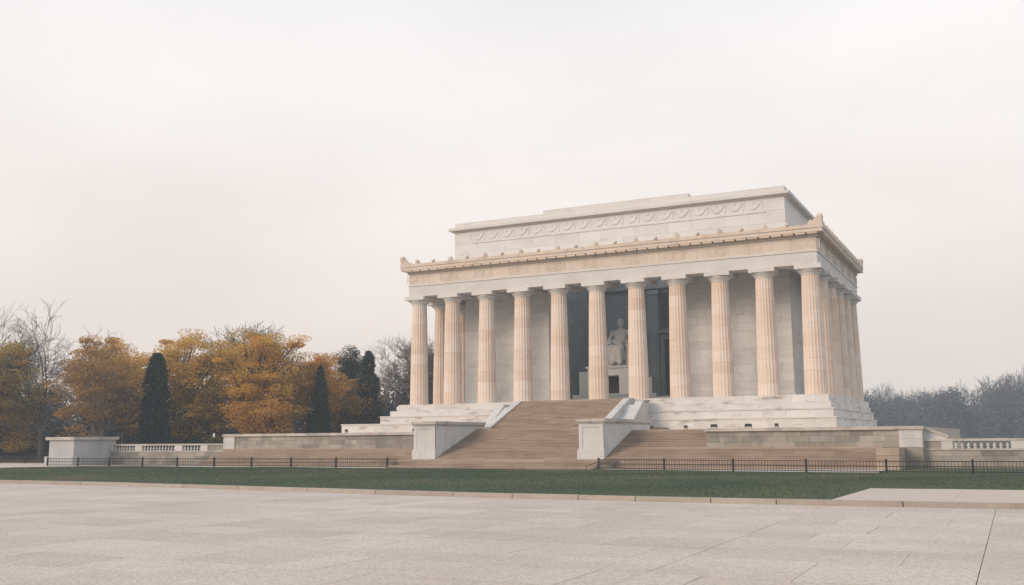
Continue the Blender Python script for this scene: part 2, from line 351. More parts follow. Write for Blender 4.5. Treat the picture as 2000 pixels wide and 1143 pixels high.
# grass blades on the lawn
gr = np.random.default_rng(4)
N = 190000
Fq = np.array([q for q in F if not on_pad(V[q[0]][0] + 0.3, V[q[0]][1])]); Vq = np.array(V); fx = gr.integers(0, len(Fq), N)
uu, vv = gr.random((N, 1)), gr.random((N, 1))
A, B, C_, D_ = (Vq[Fq[fx, k]] for k in range(4))
P = (A * (1 - uu) + B * uu) * (1 - vv) + (D_ * (1 - uu) + C_ * uu) * vv
an = gr.random(N) * 6.283; hgt = gr.uniform(0.015, 0.035, N); wid = gr.uniform(0.012, 0.026, N)
dx = np.c_[np.cos(an), np.sin(an), np.zeros(N)] * wid[:, None]
lean = np.c_[gr.normal(0, 0.025, N), gr.normal(0, 0.025, N), hgt]
GV = np.concatenate([P - dx, P + dx, P + lean], 1).reshape(-1, 3)
props(link('grass', np_mesh('grass', GV, np.arange(N * 3).reshape(-1, 3), attr=gr.uniform(0.42, 0.6, N)), MT['grass']), 'short green grass growing on the lawn', 'grass', kind='stuff')

# paved strips: walk at the right, walk at the far left, paving between fence and steps
wk = props(empty('side_path', (20, -60, 0)), kind='structure')
x = 11.45
for k in range(9):
    xe = x + 4.2
    sk = 0.22 if k == 0 else 0.0
    link('path_slab', MB().prism_z([(x + 0.01 - sk * 0.5, kerb_y(x) + 0.37), (xe, kerb_y(xe) + 0.37), (xe, -55.4 + 0.05 * (xe - 11.3)), (x + 0.01 + sk, -55.4 + 0.05 * (x - 11.3))], 0.0, 0.206), MT['path'], wk)
    x = xe
sheet('footpath', [(-150, -60), (-69.0, -60), (-70.8, -44), (-72.6, -29.3), (-60, -28.4), (-34, -28.0), (-34, -21), (-70, -21), (-84, -24), (-84, -17), (-150, -17)], 0.012, MT['path'])
sheet('rear_lawn', [(9.3, -31.3), (70, -31.5), (70, -18.2), (9.3, -18.2)], 0.03, MT['lawn'])
sheet('forecourt', [(-34, -29.0), (-12, -29.0), (9, -31.2), (9, -20), (-34, -20)], 0.02, MT['path'])

# ------------------------------------------------------------------ temple
S = 4.753; NX = 11; DPT = 27.17; NY = 6; SY = DPT / (NY - 1); XL = -(NX - 1) * S; XC = XL / 2
temple = empty('temple', (XC, DPT / 2, 0), 'white marble temple with fluted columns and a flat attic storey', 'temple')

# stepped base
tiers = [(-0.75, 0.0, 1.85, 1.50, 1.75), (-1.38, -0.75, 2.95, 1.70, 2.0), (-2.28, -1.38, 4.15, 1.95, 2.35), (-3.45, -2.28, 9.6, 2.25, 2.8)]
for k, (za, zb, el_, er, ef) in enumerate(tiers):
    core = link('base_tier', MB().box(XL - el_ + 0.05, er - 0.05, -ef + 0.05, DPT + er - 0.05, G + za, G + zb - 0.004 * (k + 1) - (0.006 if k == 0 else 0)), MT['marble_worn'], temple, (0, 0, 0))
    courses('base_stone', MT['marble_worn'], core, XL - el_, er, -ef, -ef + 0.9, [G + za, G + zb], 2.6, jit=0.03 if k else 0.015)
    if k in (2, 3): link('ledge', MB().box(XL - el_ - 0.05, er + 0.07, -ef - 0.06, -ef + 0.5, G + zb - 0.12, G + zb + 0.012 + 0.002 * k).box(er - 0.5, er + 0.072, -ef + 0.5, DPT + er, G + zb - 0.12, G + zb + 0.012 + 0.002 * k), MT['marble_worn'], temple)
    # stones of the right flank
    y = -ef + 0.9
    while y < DPT + er - 0.3:
        e_ = min(y + RND.uniform(2.2, 3.2), DPT + er)
        block('base_stone', MT['marble_worn'], core, er - 0.9, er - RND.uniform(0, 0.012), y + 0.006, e_ - 0.006, G + za + 0.006, G + zb - 0.006); y = e_

# columns: fluted drums, echinus, abacus; shared meshes
HS, RB_, RT_ = 12.32, 1.14, 0.90
def rad(z): 
    t = z / HS; return RB_ + (RT_ - RB_) * (t ** 1.25)
drum_z = [0, 1.25, 2.5, 3.72, 4.95, 6.2, 7.42, 8.65, 9.9, 11.15, HS]
def drum(z0, z1):
    mb = MB(); n = 80; v = []
    for z, sh in ((z0, 0.0), (z1, 0.0)):
        for k in range(n):
            a = 2 * math.pi * k / n; d = (0.0, 0.040, 0.056, 0.040)[k % 4]; r = rad(z) - d
            v.append((r * math.cos(a), r * math.sin(a), z))
    f = [(k, (k + 1) % n, n + (k + 1) % n, n + k) for k in range(n)] + [tuple(range(n - 1, -1, -1)), tuple(range(n, 2 * n))]
    return mb.add(v, f)
drums = [drum(a + 0.006, b - 0.006).mesh('drum') for a, b in zip(drum_z, drum_z[1:])]
ech = MB().lathe([(0.86, HS - 0.05), (0.90, HS), (0.93, HS + 0.03), (0.92, HS + 0.08), (1.02, HS + 0.2), (1.17, HS + 0.36), (1.27, HS + 0.47), (1.29, HS + 0.53), (1.24, HS + 0.57)], 32).mesh('echinus', True)
aba = MB().box(-1.36, 1.36, -1.36, 1.36, HS + 0.572, 13.36).mesh('abacus')
def column(x, y):
    c = empty('column', (x, y, G), parent=temple)
    rot = RND.choice((0, 1, 2, 3)) * math.pi / 2
    for me in drums: link('drum', me, MT['column'], c, (x, y, G), rz=rot)
    link('echinus', ech, MT['marble'], c, (x, y, G)); link('abacus', aba, MT['marble'], c, (x, y, G))
for i in range(NX): column(-i * S, 0)
for j in range(1, NY): column(0, j * SY); column(XL, j * SY)

# entablature ring: four lengths each of architrave, taenia, frieze, cornice
def ring(name, m, o, z0, z1, t=1.9, sub=None):
    x0, x1, y0, y1 = XL - o, o, -o, DPT + o
    mb = MB().prism_z([(x0, y0), (x1, y0), (x1, y1), (x0, y1)], G + z0, G + z1)
    n = len(mb.v)
    # hollow it: build as four mitred bars
    mb = MB()
    O = [(x0, y0), (x1, y0), (x1, y1), (x0, y1)]; I = [(x0 + t, y0 + t), (x1 - t, y0 + t), (x1 - t, y1 - t), (x0 + t, y1 - t)]
    v = [(x, y, G + z) for z in (z0, z1) for x, y in O + I]
    f = []
    for k in range(4):
        j = (k + 1) % 4
        f += [(k, j, 8 + j, 8 + k), (4 + j, 4 + k, 12 + k, 12 + j), (j, k, 4 + k, 4 + j), (8 + k, 8 + j, 12 + j, 12 + k)]
    return link(name, mb.add(v, f), m, temple)
ring('architrave', MT['marble'], 0.96, 13.362, 14.66)
ring('taenia', MT['marble'], 1.05, 14.662, 14.82, t=2.0)
frieze = ring('frieze', MT['frieze'], 0.95, 14.822, 16.2)
ring('bed_moulding', MT['cornice'], 1.12, 16.202, 16.42, t=2.2)
cor = ring('cornice', MT['cornice'], 1.74, 16.60, 16.86, t=3.0)
ring('corona_lip', MT['marble'], 1.68, 16.862, 16.98, t=3.0)
sima = ring('gutter', MT['cornice'], 1.78, 16.982, 17.36, t=2.6)
# mutules under the cornice
mut = MB().box(-0.52, 0.52, 0, 0.62, 0, 0.178).mesh('mutule')
mutx = MB().box(-0.62, 0, -0.46, 0.46, 0, 0.178).mesh('mutule')
for k in range(41): link('mutule', mut, MT['cornice'], cor, (XL - 0.7 + (-2 * XL / 2 + 1.4) * k / 40, -1.70, G + 16.421))
for k in range(24): link('mutule', mutx, MT['cornice'], cor, (1.70, -0.2 + (DPT + 0.4) * k / 23, G + 16.421))
# antefixes on the gutter: tall palmettes and small lion-head spouts in turn
pal = MB()
pp = [(-0.22, 0), (-0.30, 0.16), (-0.20, 0.26), (-0.26, 0.38), (-0.10, 0.42), (0, 0.56), (0.10, 0.42), (0.26, 0.38), (0.20, 0.26), (0.30, 0.16), (0.22, 0)]
pal.prism_y(pp, -0.14, 0.14); pal.prism_y([(x * 0.55, z * 0.7 + 0.05) for x, z in pp], -0.2, -0.141)
palm = pal.mesh('antefix')
lio = MB().lathe([(0.02, -0.26), (0.13, -0.25), (0.2, -0.12), (0.24, 0.02), (0.2, 0.12), (0.1, 0.14)], 10)
lio.v = [(x, z, y + 0.24) for x, y, z in lio.v]; liom = lio.mesh('lion_head', True)
pside = MB(); pside.v = [(-y, x, z) for x, y, z in pal.v]; pside.f = list(pal.f); psm = pside.mesh('antefix')
k = 0; x = 0.6
while x > XL - 0.8:
    if k % 2 == 0: link('antefix', palm, MT['cornice'], sima, (x, -1.5, G + 17.36))
    else: link('spout', liom, MT['cornice'], sima, (x, -1.66, G + 17.28))
    k += 1; x -= S / 2
for k in range(16): link('antefix', psm, MT['cornice'], sima, (1.5, 0.3 + k * (DPT - 0.6) / 15, G + 17.36))
# corner acroteria: curled horns
def acro(cx, cy, sx, sy):
    mb = MB(); prof = [(0.0, 0.0), (1.6, 0.0), (1.4, 0.2), (1.0, 0.32), (0.72, 0.56), (0.5, 0.86), (0.25, 1.06), (0.02, 1.04), (-0.1, 0.8), (-0.03, 0.4)]
    a = [(cx - sx * u, cy, G + 17.361 + z) for u, z in prof]; b = [(cx - sx * u, cy - sy * 0.42, G + 17.361 + z) for u, z in prof]
    n = len(prof); mb.add(a + b, [tuple(range(n)), tuple(range(2 * n - 1, n - 1, -1))] + [(i, n + i, n + (i + 1) % n, (i + 1) % n) for i in range(n)])
    n0 = len(mb.v)
    a = [(cx - sx * 0.002, cy - sy * (u + 0.002), G + 17.361 + z * 0.996) for u, z in prof]; b = [(cx - sx * 0.42, cy - sy * (u + 0.002), G + 17.361 + z * 0.996) for u, z in prof]
    mb.add(a + b, [tuple(range(n)), tuple(range(2 * n - 1, n - 1, -1))] + [(i, n + i, n + (i + 1) % n, (i + 1) % n) for i in range(n)])
    return link('acroterion', mb, MT['cornice'], temple)
for cx, sx in ((1.74, 1), (XL - 1.74, -1)):
    for cy, sy in ((-1.74, -1), (DPT + 1.74, 1)): acro(cx, cy, sx, sy)
# frieze wreaths
wre = MB()
for ox in (-0.5, 0.5):
    for q in range(18):
        a = 2 * math.pi * q / 18; r = 0.42; cx_, cz_ = ox + r * math.cos(a), r * math.sin(a); h = 0.11 + 0.02 * (q % 2)
        ta = a + math.pi / 2 + (0.5 if q % 2 else -0.5); ux, uz = math.cos(ta) * 0.13, math.sin(ta) * 0.13; px, pz = -math.sin(ta) * 0.05, math.cos(ta) * 0.05
        wre.add([(cx_ - ux, 0, cz_ - uz), (cx_ + px, -0.045, cz_ + pz), (cx_ + ux, 0, cz_ + uz), (cx_ - px, -0.03, cz_ - pz)], [(0, 1, 2), (0, 2, 3), (0, 3, 1), (1, 3, 2)])
for ox in (-1.25, -1.1, 1.1, 1.25, 0): wre.box(ox - 0.03, ox + 0.03, -0.03, 0, -0.5, 0.5)
rw = random.Random(12)
for q in range(26):
    cx_, cz_ = rw.uniform(-1.0, 1.0), rw.uniform(-0.5, 0.5); ux, uz = rw.uniform(-.1, .1), rw.uniform(.04, .12)
    wre.add([(cx_ - ux, 0, cz_ - uz), (cx_ + 0.05, -0.035, cz_), (cx_ + ux, 0, cz_ + uz), (cx_ - 0.05, -0.025, cz_)], [(0, 1, 2), (0, 2, 3), (0, 3, 1), (1, 3, 2)])
wrm = wre.mesh('wreath')
wrs = MB(); wrs.v = [(-y, x, z) for x, y, z in wre.v]; wrs.f = list(wre.f); wrsm = wrs.mesh('wreath')
for i in range(NX): link('wreath', wrm, MT['frieze'], frieze, (-i * S, -0.949, G + 15.5))
for j in range(1, NY): link('wreath', wrsm, MT['frieze'], frieze, (0.949, j * SY, G + 15.5))

# colonnade ceiling, roof of the lower part
CX0, CX1, CY0, CY1 = XL + 3.25, -3.25, 5.9, DPT - 5.9          # cella outline
OPX0, OPX1 = -32.75, -15.2
def frame4(x0, x1, y0, y1, X0, X1, Y0, Y1, z0, z1):            # slab with a hole (hole = capital letters)
    return MB().box(x0, x1, y0, Y0, z0, z1).box(x0, x1, Y1, y1, z0, z1).box(x0, X0, Y0, Y1, z0, z1).box(X1, x1, Y0, Y1, z0, z1)
link('colonnade_ceiling', frame4(XL + 0.9, -0.9, 0.9, DPT - 0.9, CX0 + 0.2, CX1 - 0.2, CY0 + 0.2, CY1 - 0.2, G + 14.1, G + 14.4), MT['marble'], temple)
link('lower_roof', frame4(XL - 0.8, 0.8, -0.8, DPT + 0.8, CX0 + 0.3, CX1 - 0.3, CY0 + 0.3, CY1 - 0.3, G + 17.0, G + 17.2), MT['marble'], temple)
for i in range(1, NX - 1):                                      # ceiling beams over each column
    if True: link('ceiling_beam', MB().box(-i * S - 0.5, -i * S + 0.5, 0.94, CY0 + 0.03, G + 13.5, G + 14.11), MT['marble'], temple)

# cella walls: backing plus courses of stones
cwl = link('cella_wall', MB().box(CX0 + .06, OPX0 - .06, CY0 + 0.1, CY0 + 1.3, G, G + 14.3), MT['cella'], temple)
cwr = link('cella_wall', MB().box(OPX1 + .06, CX1 - .06, CY0 + 0.1, CY0 + 1.3, G, G + 14.3), MT['cella'], temple)
czs = [G + 0.01 + 14.1 * k / 15 for k in range(16)]
courses('wall_stone', MT['cella'], cwl, CX0, OPX0, CY0, CY0 + 0.3, czs, 2.5)
courses('wall_stone', MT['cella'], cwr, OPX1, CX1, CY0, CY0 + 0.3, czs, 2.5)
link('side_wall', MB().box(CX1 - 1.3, CX1, CY0 + 0.31, CY1, G, G + 14.1), MT['cella'], temple)
link('side_wall', MB().box(CX0, CX0 + 1.3, CY0 + 0.31, CY1, G, G + 14.1), MT['cella'], temple)
for xa, xb in ((CX0 - 0.15, OPX0 - 0.06), (OPX1 + 0.06, CX1 + 0.15)): link('plinth', MB().box(xa, xb, CY0 - 0.16, CY0 - 0.01, G, G + 0.5), MT['cella'], temple)
for xa, xb in ((OPX0 - 0.05, OPX0 + 0.25), (OPX1 - 0.25, OPX1 + 0.05)): link('jamb', MB().box(xa, xb, CY0 - 0.05, CY0 + 1.4, G, G + 14.1), MT['cella'], temple)
# inner chamber
IY = 19.6
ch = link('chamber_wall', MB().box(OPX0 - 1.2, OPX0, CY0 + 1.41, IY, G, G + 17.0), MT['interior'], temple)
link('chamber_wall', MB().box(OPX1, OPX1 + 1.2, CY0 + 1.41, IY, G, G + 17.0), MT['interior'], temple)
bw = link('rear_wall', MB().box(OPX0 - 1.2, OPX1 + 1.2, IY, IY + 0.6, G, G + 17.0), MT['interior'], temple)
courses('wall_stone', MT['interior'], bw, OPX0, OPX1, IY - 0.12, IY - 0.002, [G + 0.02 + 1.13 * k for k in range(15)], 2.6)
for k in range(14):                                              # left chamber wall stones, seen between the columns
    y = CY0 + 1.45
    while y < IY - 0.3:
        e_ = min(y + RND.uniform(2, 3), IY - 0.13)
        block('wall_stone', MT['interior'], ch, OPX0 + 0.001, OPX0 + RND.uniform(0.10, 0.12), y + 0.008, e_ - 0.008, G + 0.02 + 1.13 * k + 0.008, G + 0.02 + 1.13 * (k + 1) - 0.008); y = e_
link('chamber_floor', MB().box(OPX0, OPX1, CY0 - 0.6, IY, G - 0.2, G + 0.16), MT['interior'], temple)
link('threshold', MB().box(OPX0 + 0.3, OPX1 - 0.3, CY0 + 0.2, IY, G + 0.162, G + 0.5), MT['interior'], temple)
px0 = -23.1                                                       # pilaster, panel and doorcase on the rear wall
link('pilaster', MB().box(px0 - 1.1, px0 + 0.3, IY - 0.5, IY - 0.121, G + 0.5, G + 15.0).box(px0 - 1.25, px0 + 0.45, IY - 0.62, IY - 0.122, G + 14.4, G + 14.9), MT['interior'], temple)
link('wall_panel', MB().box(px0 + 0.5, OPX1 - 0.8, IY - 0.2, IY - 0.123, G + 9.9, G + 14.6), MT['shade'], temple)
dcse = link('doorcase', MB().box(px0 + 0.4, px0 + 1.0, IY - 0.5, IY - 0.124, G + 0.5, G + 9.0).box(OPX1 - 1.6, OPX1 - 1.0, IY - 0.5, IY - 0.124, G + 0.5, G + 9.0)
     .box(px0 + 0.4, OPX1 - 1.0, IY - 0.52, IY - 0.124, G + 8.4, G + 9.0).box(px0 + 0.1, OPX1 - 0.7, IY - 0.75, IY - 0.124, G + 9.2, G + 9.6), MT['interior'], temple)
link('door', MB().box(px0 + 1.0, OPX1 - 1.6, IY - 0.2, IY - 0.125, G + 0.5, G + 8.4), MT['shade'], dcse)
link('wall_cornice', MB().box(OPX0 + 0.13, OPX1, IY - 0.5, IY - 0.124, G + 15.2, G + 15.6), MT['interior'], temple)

# attic storey
AZ0, AZ1 = 17.0, 22.5
AX0, AX1, AY0, AY1 = CX0 + 0.1 - 1.5 + 0.0, CX1 - 0.1 + 0.0, CY0, CY1
AX0 = XL + 1.68
t = 1.2
at = link('attic_wall', MB().box(AX0, AX1, AY0, AY0 + t, G + AZ0, G + AZ1).box(AX0, AX1, AY1 - t, AY1, G + AZ0, G + AZ1).box(AX0, AX0 + t, AY0 + t, AY1 - t, G + AZ0, G + AZ1).box(AX1 - t, AX1, AY0 + t, AY1 - t, G + AZ0, G + AZ1), MT['marble'], temple)
courses('attic_stone', MT['marble'], at, AX0, AX1, AY0 - 0.05, AY0 - 0.002, [G + 17.05, G + 18.3, G + 19.55, G + 20.8], 3.6)
link('string_course', MB().box(AX0 + 2.6, AX1 - 2.2, AY0 - 0.12, AY0 - 0.003, G + 20.82, G + 20.94), MT['frieze'], temple)
apan = link('attic_frieze', MB().box(AX0 + 0.02, AX1 - 0.02, AY0 - 0.04, AY0 - 0.003, G + 20.95, G + 22.48), MT['marble'], temple)
ac = link('attic_cornice', frame4(AX0 - 0.3, AX1 + 0.3, AY0 - 0.3, AY1 + 0.3, AX0 + t, AX1 - t, AY0 + t, AY1 - t, G + 22.502, G + 22.66).add([], []), MT['cornice'], temple)
link('attic_corona', frame4(AX0 - 0.62, AX1 + 0.62, AY0 - 0.62, AY1 + 0.62, AX0 + t, AX1 - t, AY0 + t, AY1 - t, G + 22.662, G + 23.0), MT['marble'], temple)
par = link('attic_parapet', frame4(AX0, AX1, AY0 + 0.02, AY1, AX0 + t, AX1 - t, AY0 + t, AY1 - t, G + 23.002, G + 23.68), MT['marble'], temple)
for ya, yb in ((AY0 + 0.06, AY0 + 1.1), (AY1 - 1.1, AY1 - 0.06)): link('raised_parapet', MB().box(-33.15, -14.4, ya, yb, G + 23.682, G + 24.12), MT['marble'], temple)
# garlands on the attic frieze
gar = MB(); pts = []
for q in range(9):
    t_ = q / 8; pts.append((-0.92 + 1.84 * t_, -0.10, 0.42 - 0.75 * (1 - (2 * t_ - 1) ** 2)))
gar.tube(pts, [0.05, 0.09, 0.13, 0.16, 0.17, 0.16, 0.13, 0.09, 0.05], 6)
for sx in (-1, 1):
    gar.add([(sx * 1.04 + dx_, -0.04, z) for dx_, z in ((-0.12, 0.35), (0.12, 0.35), (0.07, -0.5), (-0.07, -0.5))] + [(sx * 1.04, -0.16, 0.3), (sx * 1.04, -0.13, -0.4)], [(0, 3, 5, 4), (4, 5, 2, 1), (0, 4, 1), (3, 2, 5)])
gar.lathe([(0.03, -0.16), (0.14, -0.13), (0.17, -0.05), (0.17, 0.0)], 10)
nl = len(gar.v) - 40
gar.v = gar.v[:nl] + [(x, z, y + 0.38) for x, y, z in gar.v[nl:]]
gar.v = [(x, y * 0.42, z) for x, y, z in gar.v]
garm = gar.mesh('garland')
gx_ = AX0 + 3.4
while gx_ < AX1 - 2.6:
    link('garland', garm, MT['marble'], apan, (gx_, AY0 - 0.036, G + 21.72)); gx_ += 2.09
# roof with an unseen, unglazed opening left to let daylight into the chamber
link('attic_roof', frame4(AX0 + t, AX1 - t, AY0 + t, AY1 - t, -30.5, -17.5, 8.5, 18.5, G + 22.6, G + 22.9), MT['marble'], temple)

# ------------------------------------------------------------------ terrace, stairs, walls
props(link('terrace', MB().box(-61.0, -34.45, -18.7, 45, 0, 3.30).box(-6.2, 11.1, -18.7, 45, 0, 3.304).box(-34.45, -6.2, -14.35, 45, 0, 3.308), MT['path']), kind='structure')

NOSED = MB().prism_x([(0.10, 0.0), (1.0, 0.0), (1.0, 1.0), (0.0, 1.0), (0.0, 0.72), (0.10, 0.66)], 0, 1).mesh('nosed_step')
def flight(parent, x0, x1, y0, z0, n, rise, tread, m=None, last=0.0, k0=0, length=3.4):
    for k in range(k0, n):
        yb = y0 + tread * (k + 1) + (last if k == n - 1 else 0)
        x = x0; L = length * (1.0 if k % 2 else 0.55)
        while x < x1 - 0.01:
            e_ = x + L * RND.uniform(0.85, 1.15); L = length
            if x1 - e_ < length * 0.5: e_ = x1
            xa, xb = x + (0.004 if x > x0 else 0), e_ - (0.004 if e_ < x1 else 0)
            ya, za, zb = y0 + tread * k + RND.uniform(-0.012, 0.012), z0 + rise * k - 0.03, z0 + rise * (k + 1) + RND.uniform(-0.004, 0.004)
            if k == n - 1: block('step_stone', MT['step'], parent, xa, xb, ya, yb + 0.014, za, zb)
            else: link('step_stone', NOSED, MT['step'], parent, (xa, ya, za), scale=(xb - xa, yb + 0.06 - ya, zb - za))
            x = e_

stair = empty('staircase', (-24.5, -20, 0), 'broad brown stone staircase climbing in three flights to the temple', 'staircase')
flight(stair, -33.4, -13.2, -28.35, 0.0, 5, 0.144, 0.40, last=5.0)
flight(stair, -31.98, -17.06, -22.0, 0.72, 20, 0.144, 0.425, last=0.1)
link('step_core', MB().box(-33.37, -13.23, -26.7, -21.75, 0, 0.60), MT['step'], stair)
link('landing', MB().box(-34.4, -14.9, -13.5, -1.8, 3.2, 3.60), MT['step'], stair)
UX0, UX1 = -31.72, -19.55
flight(stair, UX0, UX1, -11.0, 3.60, 21, 0.15, 0.371, last=1.5)
def slope_wall(name, x0, x1, ya, za, yb, zb, yend, m, lip=0.0):
    link(name, MB().prism_x([(ya, 3.55), (yend, 3.55), (yend, zb), (yb, zb), (ya, za)], x0, x1), m, stair)
for x0, x1 in ((-32.5, UX0 - 0.01), (UX1 + 0.01, -18.78)):
    slope_wall('stringer', x0, x1, -11.1, 3.85, -3.6, G + 0.02, -2.0, MT['cheek'])
for x0, x1 in ((-34.45, -33.55), (-17.95, -17.1)):
    slope_wall('stringer', x0, x1, -8.0, 4.0, -4.2, G - 0.36, -2.3, MT['cheek'])
for x0, x1 in ((-33.549, -32.501), (-18.779, -17.951)):
    link('trough', MB().prism_x([(-8.4, 3.55), (-2.1, 3.55), (-2.1, G - 0.7), (-4.4, G - 0.7), (-8.4, 3.8)], x0, x1), MT['cheek'], stair)
link('flank_cap', MB().box(-18.0, -16.95, -4.1, -2.35, G - 0.355, G - 0.2), MT['cap'], stair)

def cheek(x0, x1, yr, label):
    c = empty('cheek_block', ((x0 + x1) / 2, -22, 0.72), label, 'pedestal block', 'stone blocks flanking the stairs')
    body = link('body', MB().box(x0 + 0.02, x1, -22 + 0.02, yr, 0.72, 4.02), MT['cheek'], c)
    link('base_course', MB().box(x0 - 0.12, x1 + 0.05, -22.14, -20.6, 0.60, 1.55).box(x0 - 0.06, x1 + 0.03, -22.08, -20.65, 1.55, 1.64), MT['cheek'], c)
    for xa, xb in ((x0 + 0.02, x0 + 0.36), (x1 - 0.36, x1)): link('corner_strip', MB().box(xa, xb, -22.03, -21.9, 1.64, 3.85), MT['cheek'], c)
    link('head_strip', MB().box(x0 + 0.362, x1 - 0.362, -22.03, -21.9, 3.55, 3.85), MT['cheek'], c)
    link('moulding', MB().box(x0 - 0.06, x1 + 0.07, -22.10, yr + 0.05, 3.87, 4.021), MT['cap'], c)
    n = 4
    for k in range(n):
        ya = -22.24 + (yr + 0.1 + 22.24) * k / n; yb = -22.24 + (yr + 0.1 + 22.24) * (k + 1) / n
        link('coping_stone', MB().box(x0 - 0.2, x1 + 0.2, ya + 0.008, yb - 0.008, 4.023, 4.30), MT['cap'], c)
    for k in range(5):                            # jointed stones of the flank
        ya = -21.9 + (yr + 21.9) * k / 5; yb = -21.9 + (yr + 21.9) * (k + 1) / 5
        for za, zb in ((1.65, 2.75), (2.75, 3.86)):
            link('flank_stone', MB().box(x1 - 0.3, x1 + RND.uniform(0.012, 0.024), ya + 0.008, yb - 0.008, za + 0.006, zb - 0.006), MT['cheek'], c)
cheek(-34.42, -31.99, -12.1, 'pale stone block on the left side of the lower stairs')
cheek(-17.06, -14.68, -9.4, 'pale stone block between the stairs and the right side steps')

# right side steps
rs_ = empty('side_steps', (-3, -20, 0), 'weathered brown steps below the right terrace wall', 'steps', 'steps beside the staircase')
flight(rs_, -14.66, 8.28, -24.125, 0.0, 12, 0.144, 0.425, last=0.6)
flight(rs_, -14.66, -6.21, -24.125, 0.0, 23, 0.144, 0.425, last=0.6, k0=12, length=2.8)
ls_ = empty('side_steps', (-48, -20, 0), 'brown steps below the left terrace wall behind the fence', 'steps', 'steps beside the staircase')
flight(ls_, -60.6, -34.44, -24.125, 0.0, 12, 0.144, 0.425, last=0.6)

def terrace_wall(x0, x1, label, pier):
    w = empty('terrace_wall', ((x0 + x1) / 2, -19, 0), label, 'wall', 'terrace walls')
    core = link('wall_core', MB().box(x0 + 0.05, x1 - 0.05, -19.22, -18.65, 0, 3.02), MT['wall'], w)
    a, b = (x0 + 1.6, x1) if pier == 'left' else (x0, x1 - 1.75)
    courses('wall_stone', MT['wall'], w, a, b, -19.3, -19.1, [1.66, 2.13, 2.6, 3.05], 1.9, jit=0.03)
    pa, pb = (x0, x0 + 1.6) if pier == 'left' else (x1 - 1.75, x1)
    courses('pier_stone', MT['cheek'], w, pa, pb, -19.4, -18.6, [1.66, 2.35, 3.05], 2.0)
    courses('pier_base', MT['wall'], w, pa - 0.03, pb + 0.03, -19.44, -18.58, [0, 0.85, 1.65], 2.0)
    x = x0 - 0.1
    while x < x1:
        e_ = min(x + RND.uniform(2.2, 3.4), x1 + 0.1)
        if x1 + 0.1 - e_ < 1: e_ = x1 + 0.1
        block('coping_stone', MT['cap'], w, x + 0.008, e_ - 0.008, -19.52 + RND.uniform(0, 0.015), -18.5, 3.055, 3.33); x = e_
        if e_ >= x1 + 0.1: break
    return w
wl_ = terrace_wall(-61.0, -34.45, 'long stained granite terrace wall left of the staircase', 'left')
wr_ = terrace_wall(-6.2, 11.27, 'stained granite terrace wall right of the staircase', 'right')
courses('end_stone', MT['wall_tan'], wr_, 8.29, 9.95, -24.22, -19.46, [0, 0.55, 1.1, 1.64], 1.8)
# sloping wing beside the right end pier
link('sloping_coping', MB().prism_y([(11.3, 3.02), (13.1, 2.36), (13.1, 2.58), (11.3, 3.3)], -18.35, -17.5), MT['cap'], wr_)
link('wing', MB().prism_y([(11.3, 0.0), (13.0, 0.0), (13.0, 2.37), (11.3, 3.0)], -18.3, -17.6), MT['cheek'], wr_)

# balustrades
bal = MB().lathe([(0.13, 0), (0.13, 0.05), (0.07, 0.08), (0.075, 0.12), (0.14, 0.22), (0.13, 0.28), (0.07, 0.42), (0.06, 0.5), (0.11, 0.53), (0.12, 0.58)], 10).mesh('baluster', True)
def balustrade(x0, x1, sections, label, y=-18.6):
    b = empty('balustrade', ((x0 + x1) / 2, y, 0), label, 'balustrade', 'stone balustrades')
    link('wall_core', MB().box(x0, x1, y + 0.05, y + 0.55, 0, 1.40), MT['wall'], b)
    courses('wall_stone', MT['wall'], b, x0, x1, y, y + 0.3, [0, 0.5, 0.95, 1.4], 2.4, jit=0.02)
    link('plinth', MB().box(x0, x1, y - 0.06, y + 0.6, 1.402, 1.53), MT['cap'], b)
    x = x0
    while x < x1 - 0.1:
        e_ = min(x + 3.0, x1); block('rail', MT['cap'], b, x + 0.006, e_ - 0.006, y - 0.06, y + 0.52, 2.122, 2.31); x = e_
    for xa, xb, kind in sections:
        if kind == 'b':
            n = max(2, round((xb - xa) / 0.46))
            for k in range(n): link('baluster', bal, MT['cheek'], b, (xa + (xb - xa) * (k + 0.5) / n, y + 0.22, 1.535))
        elif kind == 'p': link('pier', MB().box(xa + 0.01, xb - 0.01, y - 0.03, y + 0.48, 1.532, 2.12), MT['cheek'], b)
        else: link('panel', MB().box(xa + 0.01, xb - 0.01, y + 0.02, y + 0.44, 1.532, 2.12), MT['wall'], b)
balustrade(-79.35, -61.02, [(-79.35, -78.9, 'p'), (-78.9, -75.3, 'b'), (-75.3, -74.2, 'p'), (-74.2, -69.0, 'b'), (-69.0, -67.85, 'p'), (-67.85, -65.05, 'b'), (-65.05, -64.0, 'p'), (-64.0, -61.02, 's')],
           'low stone balustrade left of the staircase joining the corner block')
balustrade(11.3, 36.0, [(11.3, 12.55, 's'), (12.55, 13.4, 'p'), (13.4, 17.5, 'b'), (17.5, 18.45, 'p'), (18.45, 19.3, 's'), (19.3, 20.2, 'p'), (20.2, 24.4, 'b'), (24.4, 25.4, 'p'), (25.4, 30, 'b'), (30, 36, 's')],
           'low stone balustrade right of the staircase at the picture edge')
cb = empty('corner_block', (-81.5, -21, 0), 'large marble corner block in painted shade grey at the far left of the terrace', 'pedestal block')
link('body', MB().box(-83.5, -79.4, -23.9, -17.8, 0, 2.85), MT['shaded_block'], cb)
link('base_course', MB().box(-83.85, -79.15, -24.2, -17.7, 0, 0.95), MT['shaded_block'], cb)
for ya, yb in ((-23.88, -21.9), (-21.9, -19.9), (-19.9, -17.85)):
    link('flank_stone', MB().box(-79.6, -79.38 + RND.uniform(0, 0.02), ya + 0.01, yb - 0.01, 0.96, 2.84), MT['shaded_block'], cb)
